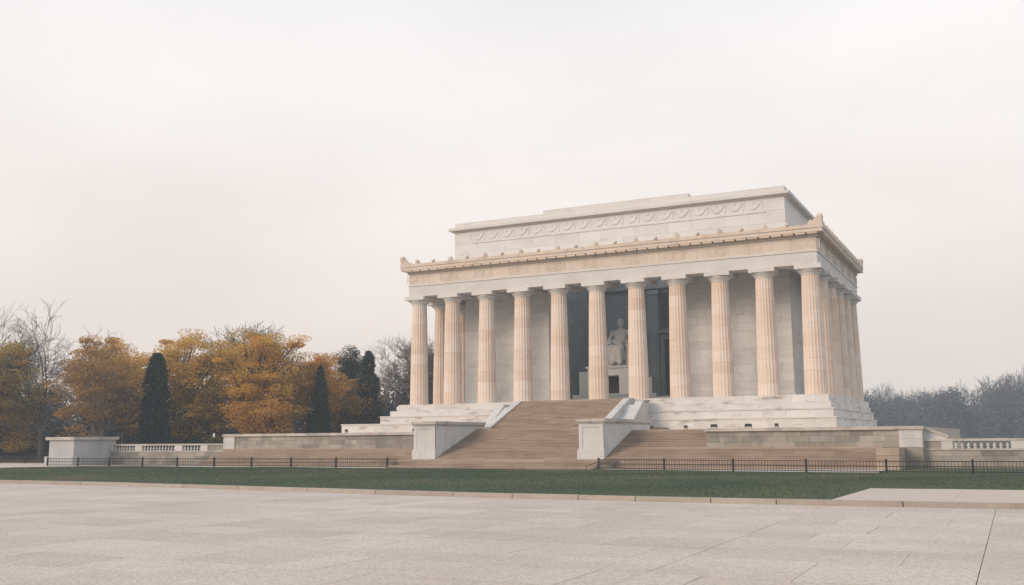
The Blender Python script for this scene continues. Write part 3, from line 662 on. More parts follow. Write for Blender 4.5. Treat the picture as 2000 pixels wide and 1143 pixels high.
for ya, yb in ((-24.2, -21.0), (-21.0, -17.6)):
    link('coping_stone', MB().box(-83.85, -79.1, ya + 0.01, yb - 0.01, 2.855, 3.2), MT['cap'], cb)

# ------------------------------------------------------------------ fences
post_m = MB().box(-0.07, 0.07, -0.07, 0.07, 0, 0.9).add([(-0.085, -0.085, 0.9), (0.085, -0.085, 0.9), (0.085, 0.085, 0.9), (-0.085, 0.085, 0.9), (0, 0, 0.97)], [(0, 1, 4), (1, 2, 4), (2, 3, 4), (3, 0, 4), (3, 2, 1, 0)]).mesh('post')
def fence(pts, label, z=0.05, tail=None, head=None):
    cx = sum(q[0] for q in pts) / len(pts)
    f = empty('iron_fence', (cx, pts[0][1], 0), label, 'fence', 'low iron fences')
    for x, y in pts: link('post', post_m, MT['black'], f, (x, y, z))
    segs = list(zip(pts, pts[1:]))
    if tail: segs.append((pts[-1], tail))
    if head: segs.append((head, pts[0]))
    for (xa, ya), (xb, yb) in segs:
        L = math.hypot(xb - xa, yb - ya); ang = math.atan2(yb - ya, xb - xa)
        for h, nm in ((0.80, 'top_rail'), (0.45, 'middle_rail'), (0.10, 'bottom_rail')):
            link(nm, MB().box(0.05, L - 0.05, -0.025, 0.025, h - 0.028, h + 0.028), MT['black'], f, (xa, ya, z), rz=ang)
        mb = MB(); n = max(2, round(L / 0.22))
        for k in range(1, n): mb.box(L * k / n - 0.014, L * k / n + 0.014, -0.012, 0.012, 0.03, 0.79)
        props(link('pickets', mb, MT['black'], f, (xa, ya, z), rz=ang), kind='stuff')
    return f
lp = [(-33.62, -27.75), (-39.4, -27.72), (-44.81, -27.6), (-49.71, -27.6), (-54.54, -27.62), (-59.46, -27.7), (-64.22, -27.85), (-68.82, -28.08), (-73.21, -28.4), (-77.52, -28.8)]
fence(lp, 'low black iron fence left of the stairs along the lawn', head=(-32.4, -27.78))
rp_ = [(-12.73, -28.2), (-6.9, -29.0), (-1.25, -29.8), (4.25, -30.6), (9.75, -31.15), (15.2, -31.4), (20.6, -31.5), (26.2, -31.5), (31.8, -31.4)]
fr = fence(rp_, 'low black iron fence right of the stairs along the lawn')
link('end_loop', MB().tube([(-12.73, -28.2, 0.62), (-12.95, -28.22, 0.63), (-13.2, -28.25, 0.5), (-13.5, -28.28, 0.42), (-13.75, -28.3, 0.34), (-13.82, -28.3, 0.2), (-13.82, -28.3, 0.0)], 0.03, 6), MT['black'], fr)
fence([(-84.5, -19.6), (-89.4, -19.2), (-94.4, -18.6), (-99.5, -18.2), (-104.6, -18.0), (-109.8, -18)], 'short black iron fence beyond the left footpath under the trees', z=0.0)

# ------------------------------------------------------------------ floodlights on the terrace edge
def floodlight(x, y, z, wdt, label):
    f = empty('floodlight', (x, y, z), label, 'floodlight', 'floodlights on the terrace edge')
    link('housing', MB().prism_x([(-0.12, 0.12), (0.1, 0.1), (0.16, 0.32), (-0.1, 0.36)], -wdt / 2, wdt / 2), MT['black'], f, (x, y, z))
    link('lens', MB().prism_x([(0.101, 0.13), (0.112, 0.128), (0.158, 0.30), (0.145, 0.305)], -wdt / 2 + 0.03, wdt / 2 - 0.03), MT['glass'], f, (x, y, z))
    link('bracket', MB().box(-wdt / 2 - 0.03, -wdt / 2 - 0.005, -0.05, 0.05, 0, 0.26).box(wdt / 2 + 0.005, wdt / 2 + 0.03, -0.05, 0.05, 0, 0.26).box(-wdt / 2 - 0.03, wdt / 2 + 0.03, -0.06, 0.06, 0.0, 0.025), MT['black'], f, (x, y, z))
floodlight(-44.6, -19.0, 3.33, 0.22, 'small black floodlight on the left terrace wall, nearest its middle')
floodlight(-36.3, -19.0, 3.33, 0.22, 'small black floodlight on the left terrace wall beside the stair block')
floodlight(-12.9, -14.0, 3.33, 0.24, 'small black floodlight at the top of the right side steps beside the stair block')
floodlight(-9.6, -14.0, 3.33, 0.26, 'small black floodlight at the top of the right side steps, farther from the block')
floodlight(-5.55, -19.0, 3.33, 0.52, 'wide black floodlight on the left end of the right terrace wall')
floodlight(-2.55, -19.0, 3.33, 0.54, 'wide black floodlight on the right terrace wall below the third column from the corner')
floodlight(-0.15, -19.0, 3.33, 0.26, 'narrow black floodlight on the right terrace wall, rightmost of the row')
lx, ly = -72.2, -8.95
lm = empty('lamp', (lx, ly, 0), 'tiny white lamp on a thin post behind the left balustrade', 'lamp')
link('post', MB().lathe([(0.08, 0), (0.05, 0.2), (0.045, 3.0)], 8, c=(lx, ly)), MT['black'], lm)
link('globe', MB().lathe([(0.05, 3.0), (0.12, 3.08), (0.14, 3.25), (0.12, 3.45), (0.04, 3.55)], 10, c=(lx, ly)), MT['white'], lm)
mk = empty('marker_post', (-51.9, 2.0, 3.3), 'small white post standing behind the left end of the temple steps', 'post')
link('shaft', MB().lathe([(0.16, 3.3), (0.14, 6.3), (0.2, 6.32), (0.2, 6.5)], 10, c=(-51.9, 2.0)), MT['white'], mk)
link('cap', MB().lathe([(0.22, 6.502), (0.2, 6.6), (0.05, 6.72)], 10, c=(-51.9, 2.0)), MT['white'], mk)

# ------------------------------------------------------------------ statue: a plain seated robed figure
SX, SY_, SZ = -25.3, 11.6, G + 4.45
st = empty('statue', (SX, SY_, G + 0.5), 'white marble seated robed figure on a tall pedestal inside the temple', 'statue')
K = 4.5
def ell(mb, c, r, n=14, m=9):
    v = []; f = []
    for j in range(m + 1):
        ph = math.pi * j / m
        for k in range(n):
            a = 2 * math.pi * k / n; v.append((c[0] + r[0] * math.sin(ph) * math.cos(a), c[1] + r[1] * math.sin(ph) * math.sin(a), c[2] - r[2] * math.cos(ph)))
    for j in range(m):
        for k in range(n): f.append((j * n + k, j * n + (k + 1) % n, (j + 1) * n + (k + 1) % n, (j + 1) * n + k))
    mb.add(v, f)
fg = MB()
# trunk as stacked ovals
prof = [(0.40, 0.0, 0.185, 0.15), (0.55, 0.02, 0.19, 0.155), (0.70, 0.03, 0.165, 0.125), (0.85, 0.035, 0.19, 0.13), (0.97, 0.03, 0.215, 0.125), (1.03, 0.025, 0.17, 0.1), (1.07, 0.02, 0.075, 0.07)]
n = 18; v = []
for z, cy, rx, ry in prof: v += [(rx * math.cos(2 * math.pi * k / n), cy + ry * math.sin(2 * math.pi * k / n), z) for k in range(n)]
fg.add(v, [(j * n + k, j * n + (k + 1) % n, (j + 1) * n + (k + 1) % n, (j + 1) * n + k) for j in range(len(prof) - 1) for k in range(n)] + [tuple(range(n - 1, -1, -1)), tuple(range((len(prof) - 1) * n, len(prof) * n))])
fg.tube([(0, 0.03, 1.0), (0, 0.01, 1.10), (0, 0.0, 1.16)], [0.075, 0.06, 0.058], 10)
ell(fg, (0, -0.005, 1.225), (0.083, 0.1, 0.122)); ell(fg, (0, 0.025, 1.255), (0.095, 0.1, 0.105))     # head and hair
ell(fg, (0, -0.105, 1.215), (0.016, 0.025, 0.03)); ell(fg, (0, -0.09, 1.255), (0.05, 0.02, 0.012)); ell(fg, (0, -0.088, 1.165), (0.028, 0.02, 0.010)); ell(fg, (0, -0.07, 1.13), (0.035, 0.03, 0.022))
for s_ in (-1, 1):
    ell(fg, (s_ * 0.09, 0.01, 1.21), (0.014, 0.022, 0.032))
    fg.tube([(s_ * 0.11, 0.03, 0.52), (s_ * 0.125, -0.2, 0.535), (s_ * 0.135, -0.42, 0.53)], [0.115, 0.1, 0.082], 12)
    fg.tube([(s_ * 0.135, -0.43, 0.55), (s_ * 0.135, -0.42 - 0.03 * s_, 0.36), (s_ * 0.135, -0.40 - 0.05 * s_, 0.06)], [0.085, 0.075, 0.055], 12)
    fg.tube([(s_ * 0.135, -0.37 - 0.05 * s_, 0.045), (s_ * 0.14, -0.5 - 0.05 * s_, 0.035), (s_ * 0.145, -0.58 - 0.05 * s_, 0.025)], [0.05, 0.046, 0.03], 10)
    fg.tube([(s_ * 0.2, 0.03, 0.985), (s_ * 0.265, 0.02, 0.93), (s_ * 0.295, -0.02, 0.76)], [0.085, 0.078, 0.062], 10)
    fg.tube([(s_ * 0.295, -0.02, 0.76), (s_ * 0.25, -0.18, 0.69), (s_ * 0.19, -0.31, 0.655)], [0.066, 0.058, 0.04], 10)
    ell(fg, (s_ * 0.175, -0.355, 0.645), (0.042, 0.05, 0.022))
    for q, (ox, ln) in enumerate(((-0.03, 0.075), (-0.010, 0.09), (0.011, 0.085), (0.031, 0.065))):
        fg.tube([(s_ * 0.17 + ox, -0.38, 0.648), (s_ * 0.165 + ox, -0.40 - ln * 0.4, 0.648), (s_ * 0.16 + ox, -0.40 - ln, 0.622)], [0.0115, 0.011, 0.009], 6)
    fg.tube([(s_ * 0.145, -0.345, 0.65), (s_ * 0.12, -0.375, 0.65), (s_ * 0.112, -0.41, 0.635)], [0.013, 0.012, 0.010], 6)
# robe: hanging folds from the lap and over the shoulders
for k in range(11):
    t_ = k / 10; x0 = -0.21 + 0.42 * t_; w = 0.02 * math.sin(k * 2.1)
    fg.tube([(x0 * 0.9, -0.40, 0.56), (x0, -0.455 + abs(x0) * 0.05, 0.48 + w), (x0 * 1.05, -0.40 + 0.09 * math.cos(t_ * 6.28), 0.3), (x0 * 1.15 + w, -0.36 + 0.09 * math.cos(t_ * 6.28), 0.10 + 0.05 * (k % 2))], [0.034, 0.036, 0.034, 0.03], 8)
for k in range(6):
    x0 = -0.15 + 0.06 * k
    fg.tube([(0.19 - 0.02 * k, -0.05, 1.02), (x0 * 0.8 + 0.03, -0.115, 0.85 - 0.015 * k), (x0 - 0.05, -0.135, 0.68 - 0.01 * k), (x0 - 0.08, -0.16, 0.60)], [0.03, 0.03, 0.032, 0.03], 8)
for s_ in (-1, 1):
    for k in range(4):
        fg.tube([(s_ * 0.2, 0.06, 1.0), (s_ * (0.27 + 0.015 * k), 0.06 - 0.04 * k, 0.8), (s_ * (0.29 + 0.012 * k), 0.0 - 0.07 * k, 0.62), (s_ * 0.25, -0.1 - 0.06 * k, 0.52)], [0.04, 0.045, 0.04, 0.035], 8)
fg.v = [(SX + x * K, SY_ + y * K, SZ + z * K) for x, y, z in fg.v]
fo = link('figure', fg, MT['statue'], st)
rm = fo.modifiers.new('remesh', 'REMESH'); rm.mode = 'VOXEL'; rm.voxel_size = 0.055; rm.use_smooth_shade = True
sm = fo.modifiers.new('smooth', 'SMOOTH'); sm.factor = 0.5; sm.iterations = 2
def kb(mb, x0, x1, y0, y1, z0, z1): return mb.box(SX + x0 * K, SX + x1 * K, SY_ + y0 * K, SY_ + y1 * K, SZ + z0 * K, SZ + z1 * K)
chair = MB(); kb(chair, -0.36, 0.36, -0.22, 0.28, 0.0, 0.44); kb(chair, -0.36, 0.36, 0.2, 0.3, 0.44, 1.06)
for s_ in (-1, 1):
    a, b = sorted((s_ * 0.26, s_ * 0.36)); kb(chair, a, b, -0.3, 0.199, 0.441, 0.60); kb(chair, a - 0.01, b + 0.01, -0.33, -0.2, 0.0, 0.64)
link('chair', chair, MT['statue'], st)
ped = empty('pedestal', (SX, SY_, G + 0.5), parent=st)
PX0, PX1, PY0, PY1 = -28.6, -22.0, 8.6, 13.4
link('pedestal_body', MB().box(PX0, PX0 + 0.6, PY0, PY1, G + 0.5, G + 4.2).box(-24.55, PX1, PY0, PY1, G + 0.5, G + 4.2).box(PX0 + 0.6, -24.55, PY0, PY1, G + 3.3, G + 4.2)
     .box(PX0 + 0.6, -24.55, PY0, PY1, G + 0.5, G + 1.1).box(PX0 + 0.6, -24.55, PY0 + 2.2, PY1, G + 1.1, G + 3.3), MT['statue'], ped)
link('niche_shade', MB().box(PX0 + 0.62, -24.57, PY0 + 2.1, PY0 + 2.199, G + 1.11, G + 3.29), MT['black'], ped)  # black sheet standing in for the shade deep in the recess
link('pedestal_cap', MB().box(PX0 - 0.2, PX1 + 0.2, PY0 - 0.2, PY1 + 0.2, G + 4.202, G + 4.45), MT['statue'], ped)
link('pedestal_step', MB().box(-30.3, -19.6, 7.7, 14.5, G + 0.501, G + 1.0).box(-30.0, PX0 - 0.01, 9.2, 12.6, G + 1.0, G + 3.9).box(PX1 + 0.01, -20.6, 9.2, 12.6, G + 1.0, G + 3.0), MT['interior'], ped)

# ------------------------------------------------------------------ trees
def tubes_np(paths, sides):
    """paths: list of (points array k x 3, radii k), all with equal k -> vertices and quads"""
    P = np.array([q[0] for q in paths]); R_ = np.array([q[1] for q in paths]); b, k, _ = P.shape
    d = np.empty_like(P); d[:, 1:-1] = P[:, 2:] - P[:, :-2]; d[:, 0] = P[:, 1] - P[:, 0]; d[:, -1] = P[:, -1] - P[:, -2]
    d /= np.linalg.norm(d, axis=2, keepdims=True) + 1e-9
    ref = np.where(np.abs(d[:, :, 2:3]) < 0.9, np.array([0, 0, 1.0]), np.array([1.0, 0, 0])); a = np.cross(d, ref); a /= np.linalg.norm(a, axis=2, keepdims=True) + 1e-9; c = np.cross(d, a)
    th = np.arange(sides) * 2 * math.pi / sides
    V = P[:, :, None] + R_[:, :, None, None] * (a[:, :, None] * np.cos(th)[None, None, :, None] + c[:, :, None] * np.sin(th)[None, None, :, None])
    base = (np.arange(b) * k * sides)[:, None, None] + (np.arange(k - 1) * sides)[None, :, None]
    i0 = base + np.arange(sides)[None, None]; i1 = base + ((np.arange(sides) + 1) % sides)[None, None]
    F = np.stack([i0, i0 + sides, i1 + sides, i1], -1).reshape(-1, 4)
    return V.reshape(-1, 3), F

def join(parts):
    V = []; F = []; o = 0
    for v, f in parts: V.append(v); F.append(f + o); o += len(v)
    return np.concatenate(V), np.concatenate(F)

def unit(v): return v / (np.linalg.norm(v) + 1e-9)

def bare_skeleton(rng, h, levels=6, spread=0.62, rmin=0.026, trunk=0.22, r0=None, kids=(2, 4), up=0.12, lean=(0, 0), wide=1.0):
    """recursive winter tree rooted at the origin"""
    out = [[] for _ in range(levels + 1)]
    def grow(p, d, L, r, lv):
        pts = [p]; q = p; dd = d
        for s in range(3):
            dd = unit(dd + rng.normal(0, 0.10 + 0.03 * lv, 3) + np.array([0, 0, up if lv else 0.05])); q = q + dd * L / 3; pts.append(q)
        r1 = max(rmin * 0.8, r * 0.62)
        out[lv].append((np.array(pts), np.linspace(r, r1, 4)))
        if lv >= levels: return
        nk = rng.integers(kids[0], kids[1] + 1)
        for c in range(nk):
            t = 1.0 if c == 0 else rng.uniform(0.35 if lv else 0.7, 1.0)
            i = min(2, int(t * 3)); o = pts[i] + (pts[i + 1] - pts[i]) * (t * 3 - i)
            ax = unit(np.cross(dd, rng.normal(0, 1, 3))); ang = rng.uniform(0.5, 1.0) * spread * (0.45 if c == 0 else 1.0)
            nd = unit(dd * math.cos(ang) + ax * math.sin(ang))
            grow(o, nd, L * rng.uniform(0.62, 0.86) * (1.25 if lv == 0 else 1), max(rmin, r1 * (0.88 if c == 0 else rng.uniform(0.5, 0.7))), lv + 1)
    r0 = r0 or h * 0.022
    grow(np.zeros(3), np.array([lean[0] + rng.normal(0, .03), lean[1] + rng.normal(0, .03), 1.0]), h * trunk, r0, 0)
    # rescale to the wished height
    zmax = float(np.percentile(np.concatenate([q[0][:, 2] for q in out[-1]]), 99)); k = h / zmax
    return [[(p * np.array([k * wide, k * wide, k]), r) for p, r in lv] for lv in out]

def skeleton_mesh(sk):
    return join([tubes_np(lv, (8, 6, 5, 4, 3, 3, 3, 3)[i]) for i, lv in enumerate(sk) if lv])

def leaf_quads(rng, centres, sizes, per, leaf=0.30, flat=0.6):
    n = len(centres); C = np.repeat(centres, per, 0); Sz = np.repeat(sizes, per)
    N = len(C); off = rng.normal(0, 1, (N, 3)); off /= np.maximum(1.0, np.linalg.norm(off, axis=1, keepdims=True) / 1.6)
    P = C + off * Sz[:, None] * np.array([1, 1, flat]) * 0.62
    nr = rng.normal(0, 0.8, (N, 3)) + np.array([0, 0, 1.3]); nr /= np.linalg.norm(nr, axis=1, keepdims=True)
    a = np.cross(nr, rng.normal(0, 1, (N, 3))); a /= np.linalg.norm(a, axis=1, keepdims=True) + 1e-9; b = np.cross(nr, a)
    s = (leaf * rng.uniform(0.6, 1.25, N))[:, None]
    V = np.stack([P - a * s * .5, P - b * s * .32, P + a * s * .5, P + b * s * .32], 1).reshape(-1, 3)
    tone = np.clip(np.repeat(rng.uniform(0.3, 0.72, n), per) + rng.normal(0, 0.08, N), 0, 1)
    return V, np.arange(N * 4).reshape(-1, 4), tone

def tree_root(name, x, y, label, group='trees left of the temple'):
    return empty(name, (x, y, -0.05), label, 'tree', group)

def leafy_tree(x, y, h, rx, z0, label, mat, bark='bark', seed=0, clumps=120, per=95, leaf=0.31, trunks=1, csize=1.85, ry=None, lobes=0.25, thin=0.0, group='trees left of the temple', name='autumn_tree', flat=0.36):
    rng = np.random.default_rng(seed); ry = ry or rx; clumps = int(clumps * 0.8)
    root = tree_root(name, x, y, label, group)
    zc = (z0 + h) / 2; rz = (h - z0) / 2
    ph = rng.random((5, 3)) * 6.28; fr_ = rng.uniform(1.5, 3.5, (5, 3))
    pts = []
    while len(pts) < clumps:
        d = unit(rng.normal(0, 1, 3)); r = rng.random() ** 0.42
        bumpy = 1 + lobes * sum(math.sin(fr_[k] @ d * 1.6 + ph[k].sum()) for k in range(5)) / 2.2
        r *= bumpy
        p = d * r
        if p[2] < -0.55 and rng.random() < 0.4: continue
        q = np.array([p[0] * rx, p[1] * ry, zc + p[2] * rz]) * 1.0
        if q[2] > h - csize * 0.3 or q[2] < z0: continue
        pts.append(q)
    pts = np.array(pts); sz = csize * rng.uniform(0.5, 1.45, clumps)
    V, F, tn = leaf_quads(rng, pts, sz, int(per * 2.4), leaf, flat=flat)
    if thin:
        keep = rng.random(len(F)) > thin; F = F[keep]; tn = tn[keep]
    link('crown', np_mesh('crown', V, F, attr=tn), MT[mat], root, (x, y, -0.05))
    # trunk with limbs that reach the clumps
    paths = []
    stems = []
    for s in range(trunks):
        a = rng.random() * 6.28; sp = 0.0 if trunks == 1 else rx * 0.22
        top = np.array([math.cos(a) * sp * 1.2 + rng.normal(0, rx * .05), math.sin(a) * sp * 1.2, h * 0.78]); b = np.array([math.cos(a) * sp * 0.12, math.sin(a) * sp * 0.12, 0.0])
        m1 = b + (top - b) * np.array([0.3, 0.3, 0.33]) + rng.normal(0, 0.12, 3) * [1, 1, 0]; m2 = b + (top - b) * np.array([0.65, 0.65, 0.66]) + rng.normal(0, 0.25, 3) * [1, 1, 0]
        r = h * (0.021 if trunks == 1 else 0.014)
        P = np.array([b, m1, m2, top]); stems.append(P); paths.append((P, np.array([r * 1.25, r * 0.95, r * 0.6, r * 0.2])))
    tr = [tubes_np(paths, 9)]
    lim = []; twigs = []
    for i, q in enumerate(pts):
        if i % 2 and clumps > 60: continue
        P = stems[i % trunks]; t = min(0.95, max(0.22, (q[2] / h) * 0.62 - 0.02)) * 3; k = min(2, int(t)); o = P[k] + (P[k + 1] - P[k]) * (t - k)
        mid = o + (q - o) * 0.5 + np.array([0, 0, 0.10 * np.linalg.norm(q - o)]) + rng.normal(0, 0.25, 3)
        r = 0.04 + 0.015 * np.linalg.norm(q - o)
        lim.append((np.array([o, (o + mid) / 2 + rng.normal(0, .12, 3), mid, q]), np.array([r, r * .8, r * .6, 0.02])))
        for _ in range(3):
            e_ = q + np.clip(rng.normal(0, 1, 3), -1.2, 1.2) * np.array([1, 1, 0.4]) * sz[i] * 0.62; twigs.append((np.array([mid, (mid + e_) / 2 + rng.normal(0, .1, 3), e_]), np.array([0.035, 0.025, 0.014])))
    tr.append(tubes_np(lim, 5)); tr.append(tubes_np(twigs, 3))
    v, f = join(tr); link('trunk', np_mesh('trunk', v, f, smooth=True), MT[bark], root, (x, y, -0.05))
    return root

def bare_tree(x, y, h, label, seed=0, bark='bark', name='bare_tree', group='trees left of the temple', **kw):
    rng = np.random.default_rng(seed); root = tree_root(name, x, y, label, group)
    sk = bare_skeleton(rng, h, **kw)
    v, f = skeleton_mesh(sk[:3]); link('trunk', np_mesh('trunk', v, f, smooth=True), MT[bark], root, (x, y, -0.05))
    v, f = skeleton_mesh([[]] * 3 + sk[3:]); link('crown', np_mesh('crown', v, f), MT[bark], root, (x, y, -0.05))
    return root

def conifer(x, y, h, r, label, seed=0, shape='cone', mat='ever', n=9000, z0=0.3, group='trees left of the temple', leaf=0.34):
    rng = np.random.default_rng(seed); root = tree_root('conifer', x, y, label, group)
    t = rng.random(n) ** (0.75 if shape == 'cone' else 1.0)            # 0 = top
    z = h - (h - z0) * t
    if shape == 'cone': R_ = r * (0.04 + 0.96 * t ** 0.85)
    elif shape == 'column': R_ = r * np.clip(np.sqrt(np.clip(1 - (1 - np.clip(t / 0.4, 0, 1)) ** 2.2, 0, 1)), 0.05, 1) * (0.72 + 0.42 * t)
    else: R_ = r * (0.06 + 0.94 * t ** 0.8) * (0.62 + 0.38 * np.abs(np.sin(t * 15)))
    a = rng.random(n) * 6.283
    kk = 0.2 if shape == 'spruce' else 0.11
    lump = 1 + kk * np.sin(a * 3 + z * 1.3 + seed) + kk * 0.8 * np.sin(a * 5 - z * 2.3) + kk * 0.6 * np.sin(a * 9 + z * 4.1)
    rr = R_ * lump * (0.62 + 0.38 * rng.random(n) ** 0.5) + rng.normal(0, 0.13, n)
    P = np.c_[rr * np.cos(a), rr * np.sin(a), z]
    out = np.c_[np.cos(a), np.sin(a), np.full(n, -0.25 if shape != 'column' else 0.9)] + rng.normal(0, 0.35, (n, 3)); out /= np.linalg.norm(out, axis=1, keepdims=True)
    sd = np.cross(out, rng.normal(0, 1, (n, 3))); sd /= np.linalg.norm(sd, axis=1, keepdims=True); s = (leaf * rng.uniform(0.6, 1.4, n))[:, None]
    V = np.stack([P - out * s * .5, P + sd * s * .28, P + out * s * .6, P - sd * s * .28], 1).reshape(-1, 3)
    link('crown', np_mesh('crown', V, np.arange(n * 4).reshape(-1, 4), attr=np.clip(rng.normal(0.5, 0.2, n), 0, 1)), MT[mat], root, (x, y, -0.05))
    tb = [tubes_np([(np.array([[0, 0, 0], [0, 0, h * .5], [0, 0, h * .97]]), np.array([h * .02, h * .013, 0.02]))], 8)]
    br = []
    for k in range(70):
        tt = rng.random(); zz = h - (h - z0) * tt; aa = rng.random() * 6.28; q = r * tt * (0.85 if shape != 'column' else 0.9)
        br.append((np.array([[0, 0, zz - q * .1], [q * .5 * math.cos(aa), q * .5 * math.sin(aa), zz], [q * math.cos(aa), q * math.sin(aa), zz - q * .12]]), np.array([0.05, 0.035, 0.015])))
    tb.append(tubes_np(br, 4)); v, f = join(tb); link('trunk', np_mesh('trunk', v, f), MT['bark_dark'], root, (x, y, -0.05))

leafy_tree(-105.5, -14.5, 16.6, 5.6, 1.4, 'olive gold tree cut by the left picture edge', 'olive', seed=1, clumps=150, per=90)
bare_tree(-118.0, -8.0, 21.0, 'bare grey tree rising above the olive tree at the left edge', seed=3, spread=0.65, kids=(3, 4), wide=1.2, rmin=0.022)
bare_tree(-100.4, -11.6, 20.2, 'tall bare tree with a leaning dark trunk and wide vase crown', seed=22, trunk=0.42, spread=0.72, r0=0.46, bark='bark', kids=(3, 4), lean=(0.12, 0.06), up=0.06, wide=1.15, rmin=0.018)
bare_tree(-123.0, 4.5, 19.5, 'slender bare tree behind the tall bare one', seed=8, trunk=0.5, spread=0.5, kids=(2, 3))
leafy_tree(-93.0, -8.8, 16.0, 5.6, 2.6, 'brown orange tree with pale forked trunk left of the dark column tree', 'brown', bark='bark_pale', seed=4, clumps=150, per=70, trunks=2, thin=0.12)
leafy_tree(-117.0, 12.0, 20.6, 5.4, 5.0, 'orange treetop between the tall bare tree and the golden trees', 'orange', seed=5, clumps=130, per=80)
leafy_tree(-101.5, 3.5, 18.6, 5.2, 4.5, 'golden tree rising behind the pale forked trunk', 'gold', seed=16, clumps=140, per=85)
leafy_tree(-90.2, 4.6, 19.3, 7.6, 3.2, 'broad golden tree behind the dark column tree', 'gold', seed=6, clumps=230, per=90, trunks=2)
conifer(-88.5, -3.2, 14.8, 1.8, 'dark evergreen column with a rounded top', seed=7, shape='column', n=12000)
leafy_tree(-76.8, 4.6, 19.2, 6.2, 2.4, 'large golden tree with many stems right of the column tree', 'gold', bark='bark_dark', seed=9, clumps=190, per=90, trunks=3)
leafy_tree(-73.2, 1.5, 9.6, 3.9, 1.8, 'low orange tree in front of the large golden tree', 'orange', seed=10, clumps=80, per=90)
leafy_tree(-83.6, 2.0, 12.0, 3.6, 1.8, 'small brownish tree between the two largest golden trees', 'olive', seed=30, clumps=90, per=70, thin=0.1)
leafy_tree(-84.0, 13.0, 18.6, 5.4, 4.0, 'golden tree half hidden between and behind the two largest golden trees', 'gold', seed=33, clumps=160, per=85)
leafy_tree(-73.5, 12.5, 15.6, 4.4, 3.0, 'orange gold tree showing above the pointed conifer on its left side', 'orange', seed=34, clumps=130, per=85)
bare_tree(-85.5, 15.0, 19.6, 'bare tree squeezed between the two largest golden trees', seed=11, spread=0.55, kids=(3, 4), wide=1.3)
conifer(-69.3, 8.6, 13.0, 2.0, 'narrow pointed dark conifer left of the temple steps', seed=12, shape='cone', n=11000)
leafy_tree(-83.5, 30.0, 17.2, 5.8, 3.0, 'orange brown tree behind the pointed conifer', 'orange', seed=13, clumps=170, per=75)
leafy_tree(-72.4, 19.0, 12.5, 4.2, 2.2, 'brown gold tree right of the pointed conifer', 'brown', seed=14, clumps=120, per=80)
# pine with separate tufts
leafy_tree(-77.0, 27.0, 17.6, 2.6, 8.5, 'dark pine with loose tufts above the brown gold tree', 'pine', bark='bark_dark', seed=15, clumps=60, per=120, csize=1.15, leaf=0.26, name='pine_tree', flat=0.75)
conifer(-68.9, 19.8, 15.9, 3.3, 'dark tiered spruce right of the pine', seed=17, shape='spruce', mat='pine', n=12000)
bare_tree(-71.2, 30.5, 18.0, 'pale bare tree beside the leftmost column', seed=18, bark='bark_pale', spread=0.6, kids=(3, 4), wide=1.3, rmin=0.022, levels=7)
bare_tree(-66.0, 34.0, 16.2, 'bare tree behind the leftmost column', seed=19, bark='bark', spread=0.55, kids=(3, 4))

# ------------------------------------------------------------------ shrubs under the trees, far woods
def scatter_shrubs(name, label, pts, mat, seed, per=160, leaf=0.32, kind='stuff'):
    rng = np.random.default_rng(seed); C = []; S_ = []
    for x, y, r, h in pts:
        k = max(2, int(h / 0.9))
        for j in range(k):
            C.append((x + rng.normal(0, r * .25), y + rng.normal(0, r * .25), h * (j + 0.35) / k)); S_.append(r * rng.uniform(.7, 1.1))
    V, F, tn = leaf_quads(rng, np.array(C), np.array(S_), per, leaf, flat=0.8)
    props(link(name, np_mesh(name, V, F, attr=tn), MT[mat]), label, 'shrubs', kind=kind)
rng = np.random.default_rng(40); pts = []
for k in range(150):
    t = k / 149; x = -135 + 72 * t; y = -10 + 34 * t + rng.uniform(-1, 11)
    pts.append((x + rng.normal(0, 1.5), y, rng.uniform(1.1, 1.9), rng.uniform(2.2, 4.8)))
scatter_shrubs('undergrowth', 'dense dark shrubs in the shade under the left trees', pts, 'shrub', 41)

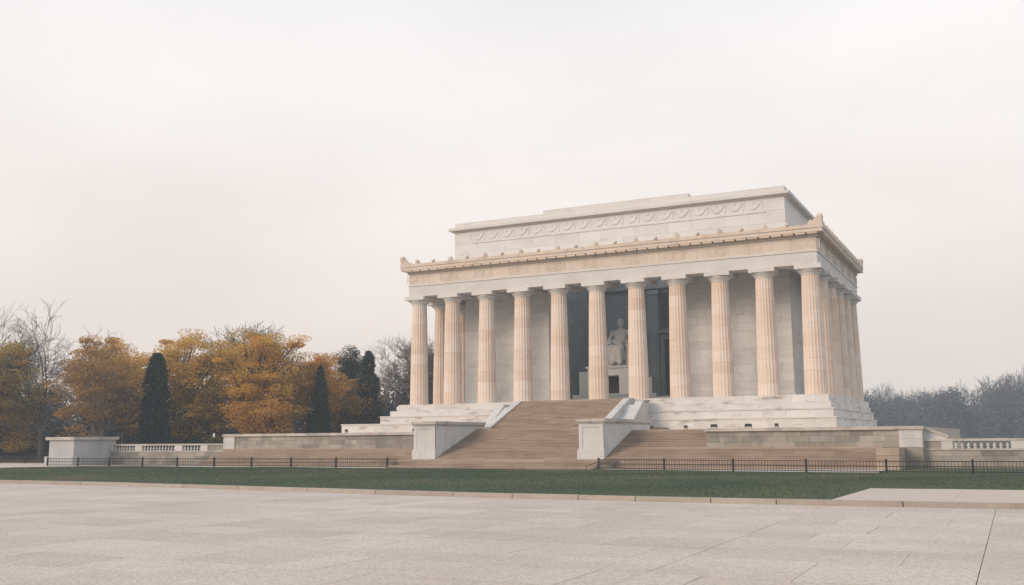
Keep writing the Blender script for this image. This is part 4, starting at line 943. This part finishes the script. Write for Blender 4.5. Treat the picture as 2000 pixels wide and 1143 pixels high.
rng = np.random.default_rng(50)
variants = [skeleton_mesh(bare_skeleton(np.random.default_rng(60 + k), 15.0, levels=5, spread=0.55, rmin=0.035, trunk=0.3, kids=(2, 4))) for k in range(4)]
def far_wood(name, label, spots, seed, brush=None):
    rng = np.random.default_rng(seed); parts = []
    for x, y, h in spots:
        v, f = variants[rng.integers(0, 4)]; a = rng.random() * 6.28; c, s = math.cos(a), math.sin(a); k = h / 15
        w = v @ np.array([[c, s, 0], [-s, c, 0], [0, 0, 1]]) * np.array([k * 1.15, k * 1.15, k]) + np.array([x, y, -0.05]); parts.append((w, f))
    V, F = join(parts)
    props(link(name, np_mesh(name, V, F, attr=np.random.default_rng(seed).uniform(.2, .8, len(F))), MT['wood']), label, 'wood', kind='stuff')
def at_view(deg, d):                                                # a place on the ground by compass bearing and distance
    a = math.radians(deg); return 17.9 + math.sin(a) * d, -105 + math.cos(a) * d
spots = []
for k in range(130):
    d = rng.uniform(520, 640); be = rng.uniform(-12, 9); x, y = at_view(be, d)
    spots.append((x, y, np.interp(be, [-12, -7.5, -5.2, -3.6, -1.8, 0.7, 4, 9], [21, 20.5, 26.5, 21.5, 26, 29, 25, 28]) * rng.uniform(0.70, 1.0) * d / 450))
far_wood('distant_wood', 'hazy bare grey wood right of the temple', spots, 51)
spots = []
for k in range(140):
    d = rng.uniform(200, 290); x, y = at_view(rng.uniform(-62, -12), d); spots.append((x, y, rng.uniform(10.5, 15) * d / 260))
far_wood('background_wood', 'bare grey wood behind the autumn trees and the temple', spots, 52)
pts = []
for k in range(240):
    d = rng.uniform(515, 600); x, y = at_view(rng.uniform(-14, 10), d); pts.append((x, y, rng.uniform(4, 7.5), rng.uniform(9.0, 22)))
scatter_shrubs('wood_brush', 'grey brown brush filling the distant wood', pts, 'wood', 53, per=50, leaf=1.6)
pts = []
for k in range(330):
    d = rng.uniform(190, 240); x, y = at_view(rng.uniform(-62, -13), d); pts.append((x, y, rng.uniform(2.4, 4.2), rng.uniform(5, 13)))
scatter_shrubs('background_brush', 'dull brush below the wood behind the temple', pts, 'wood', 54, per=60, leaf=0.8)

# ------------------------------------------------------------------ haze
hz = MB().box(-420, 420, -170, 660, -1.1, 60)
hm = bpy.data.materials.new('haze_air'); hm.use_nodes = True; hn = hm.node_tree.nodes; hl = hm.node_tree.links
for q in list(hn): 
    if q.type == 'BSDF_PRINCIPLED': hn.remove(q)
pv = hn.new('ShaderNodeVolumePrincipled'); pv.inputs['Color'].default_value = (0.76, 0.87, 1.0, 1); pv.inputs['Density'].default_value = 0.0006
hl.new(pv.outputs[0], hn['Material Output'].inputs['Volume'])
props(link('haze', hz, hm), 'thin pale autumn haze', 'haze', kind='stuff')
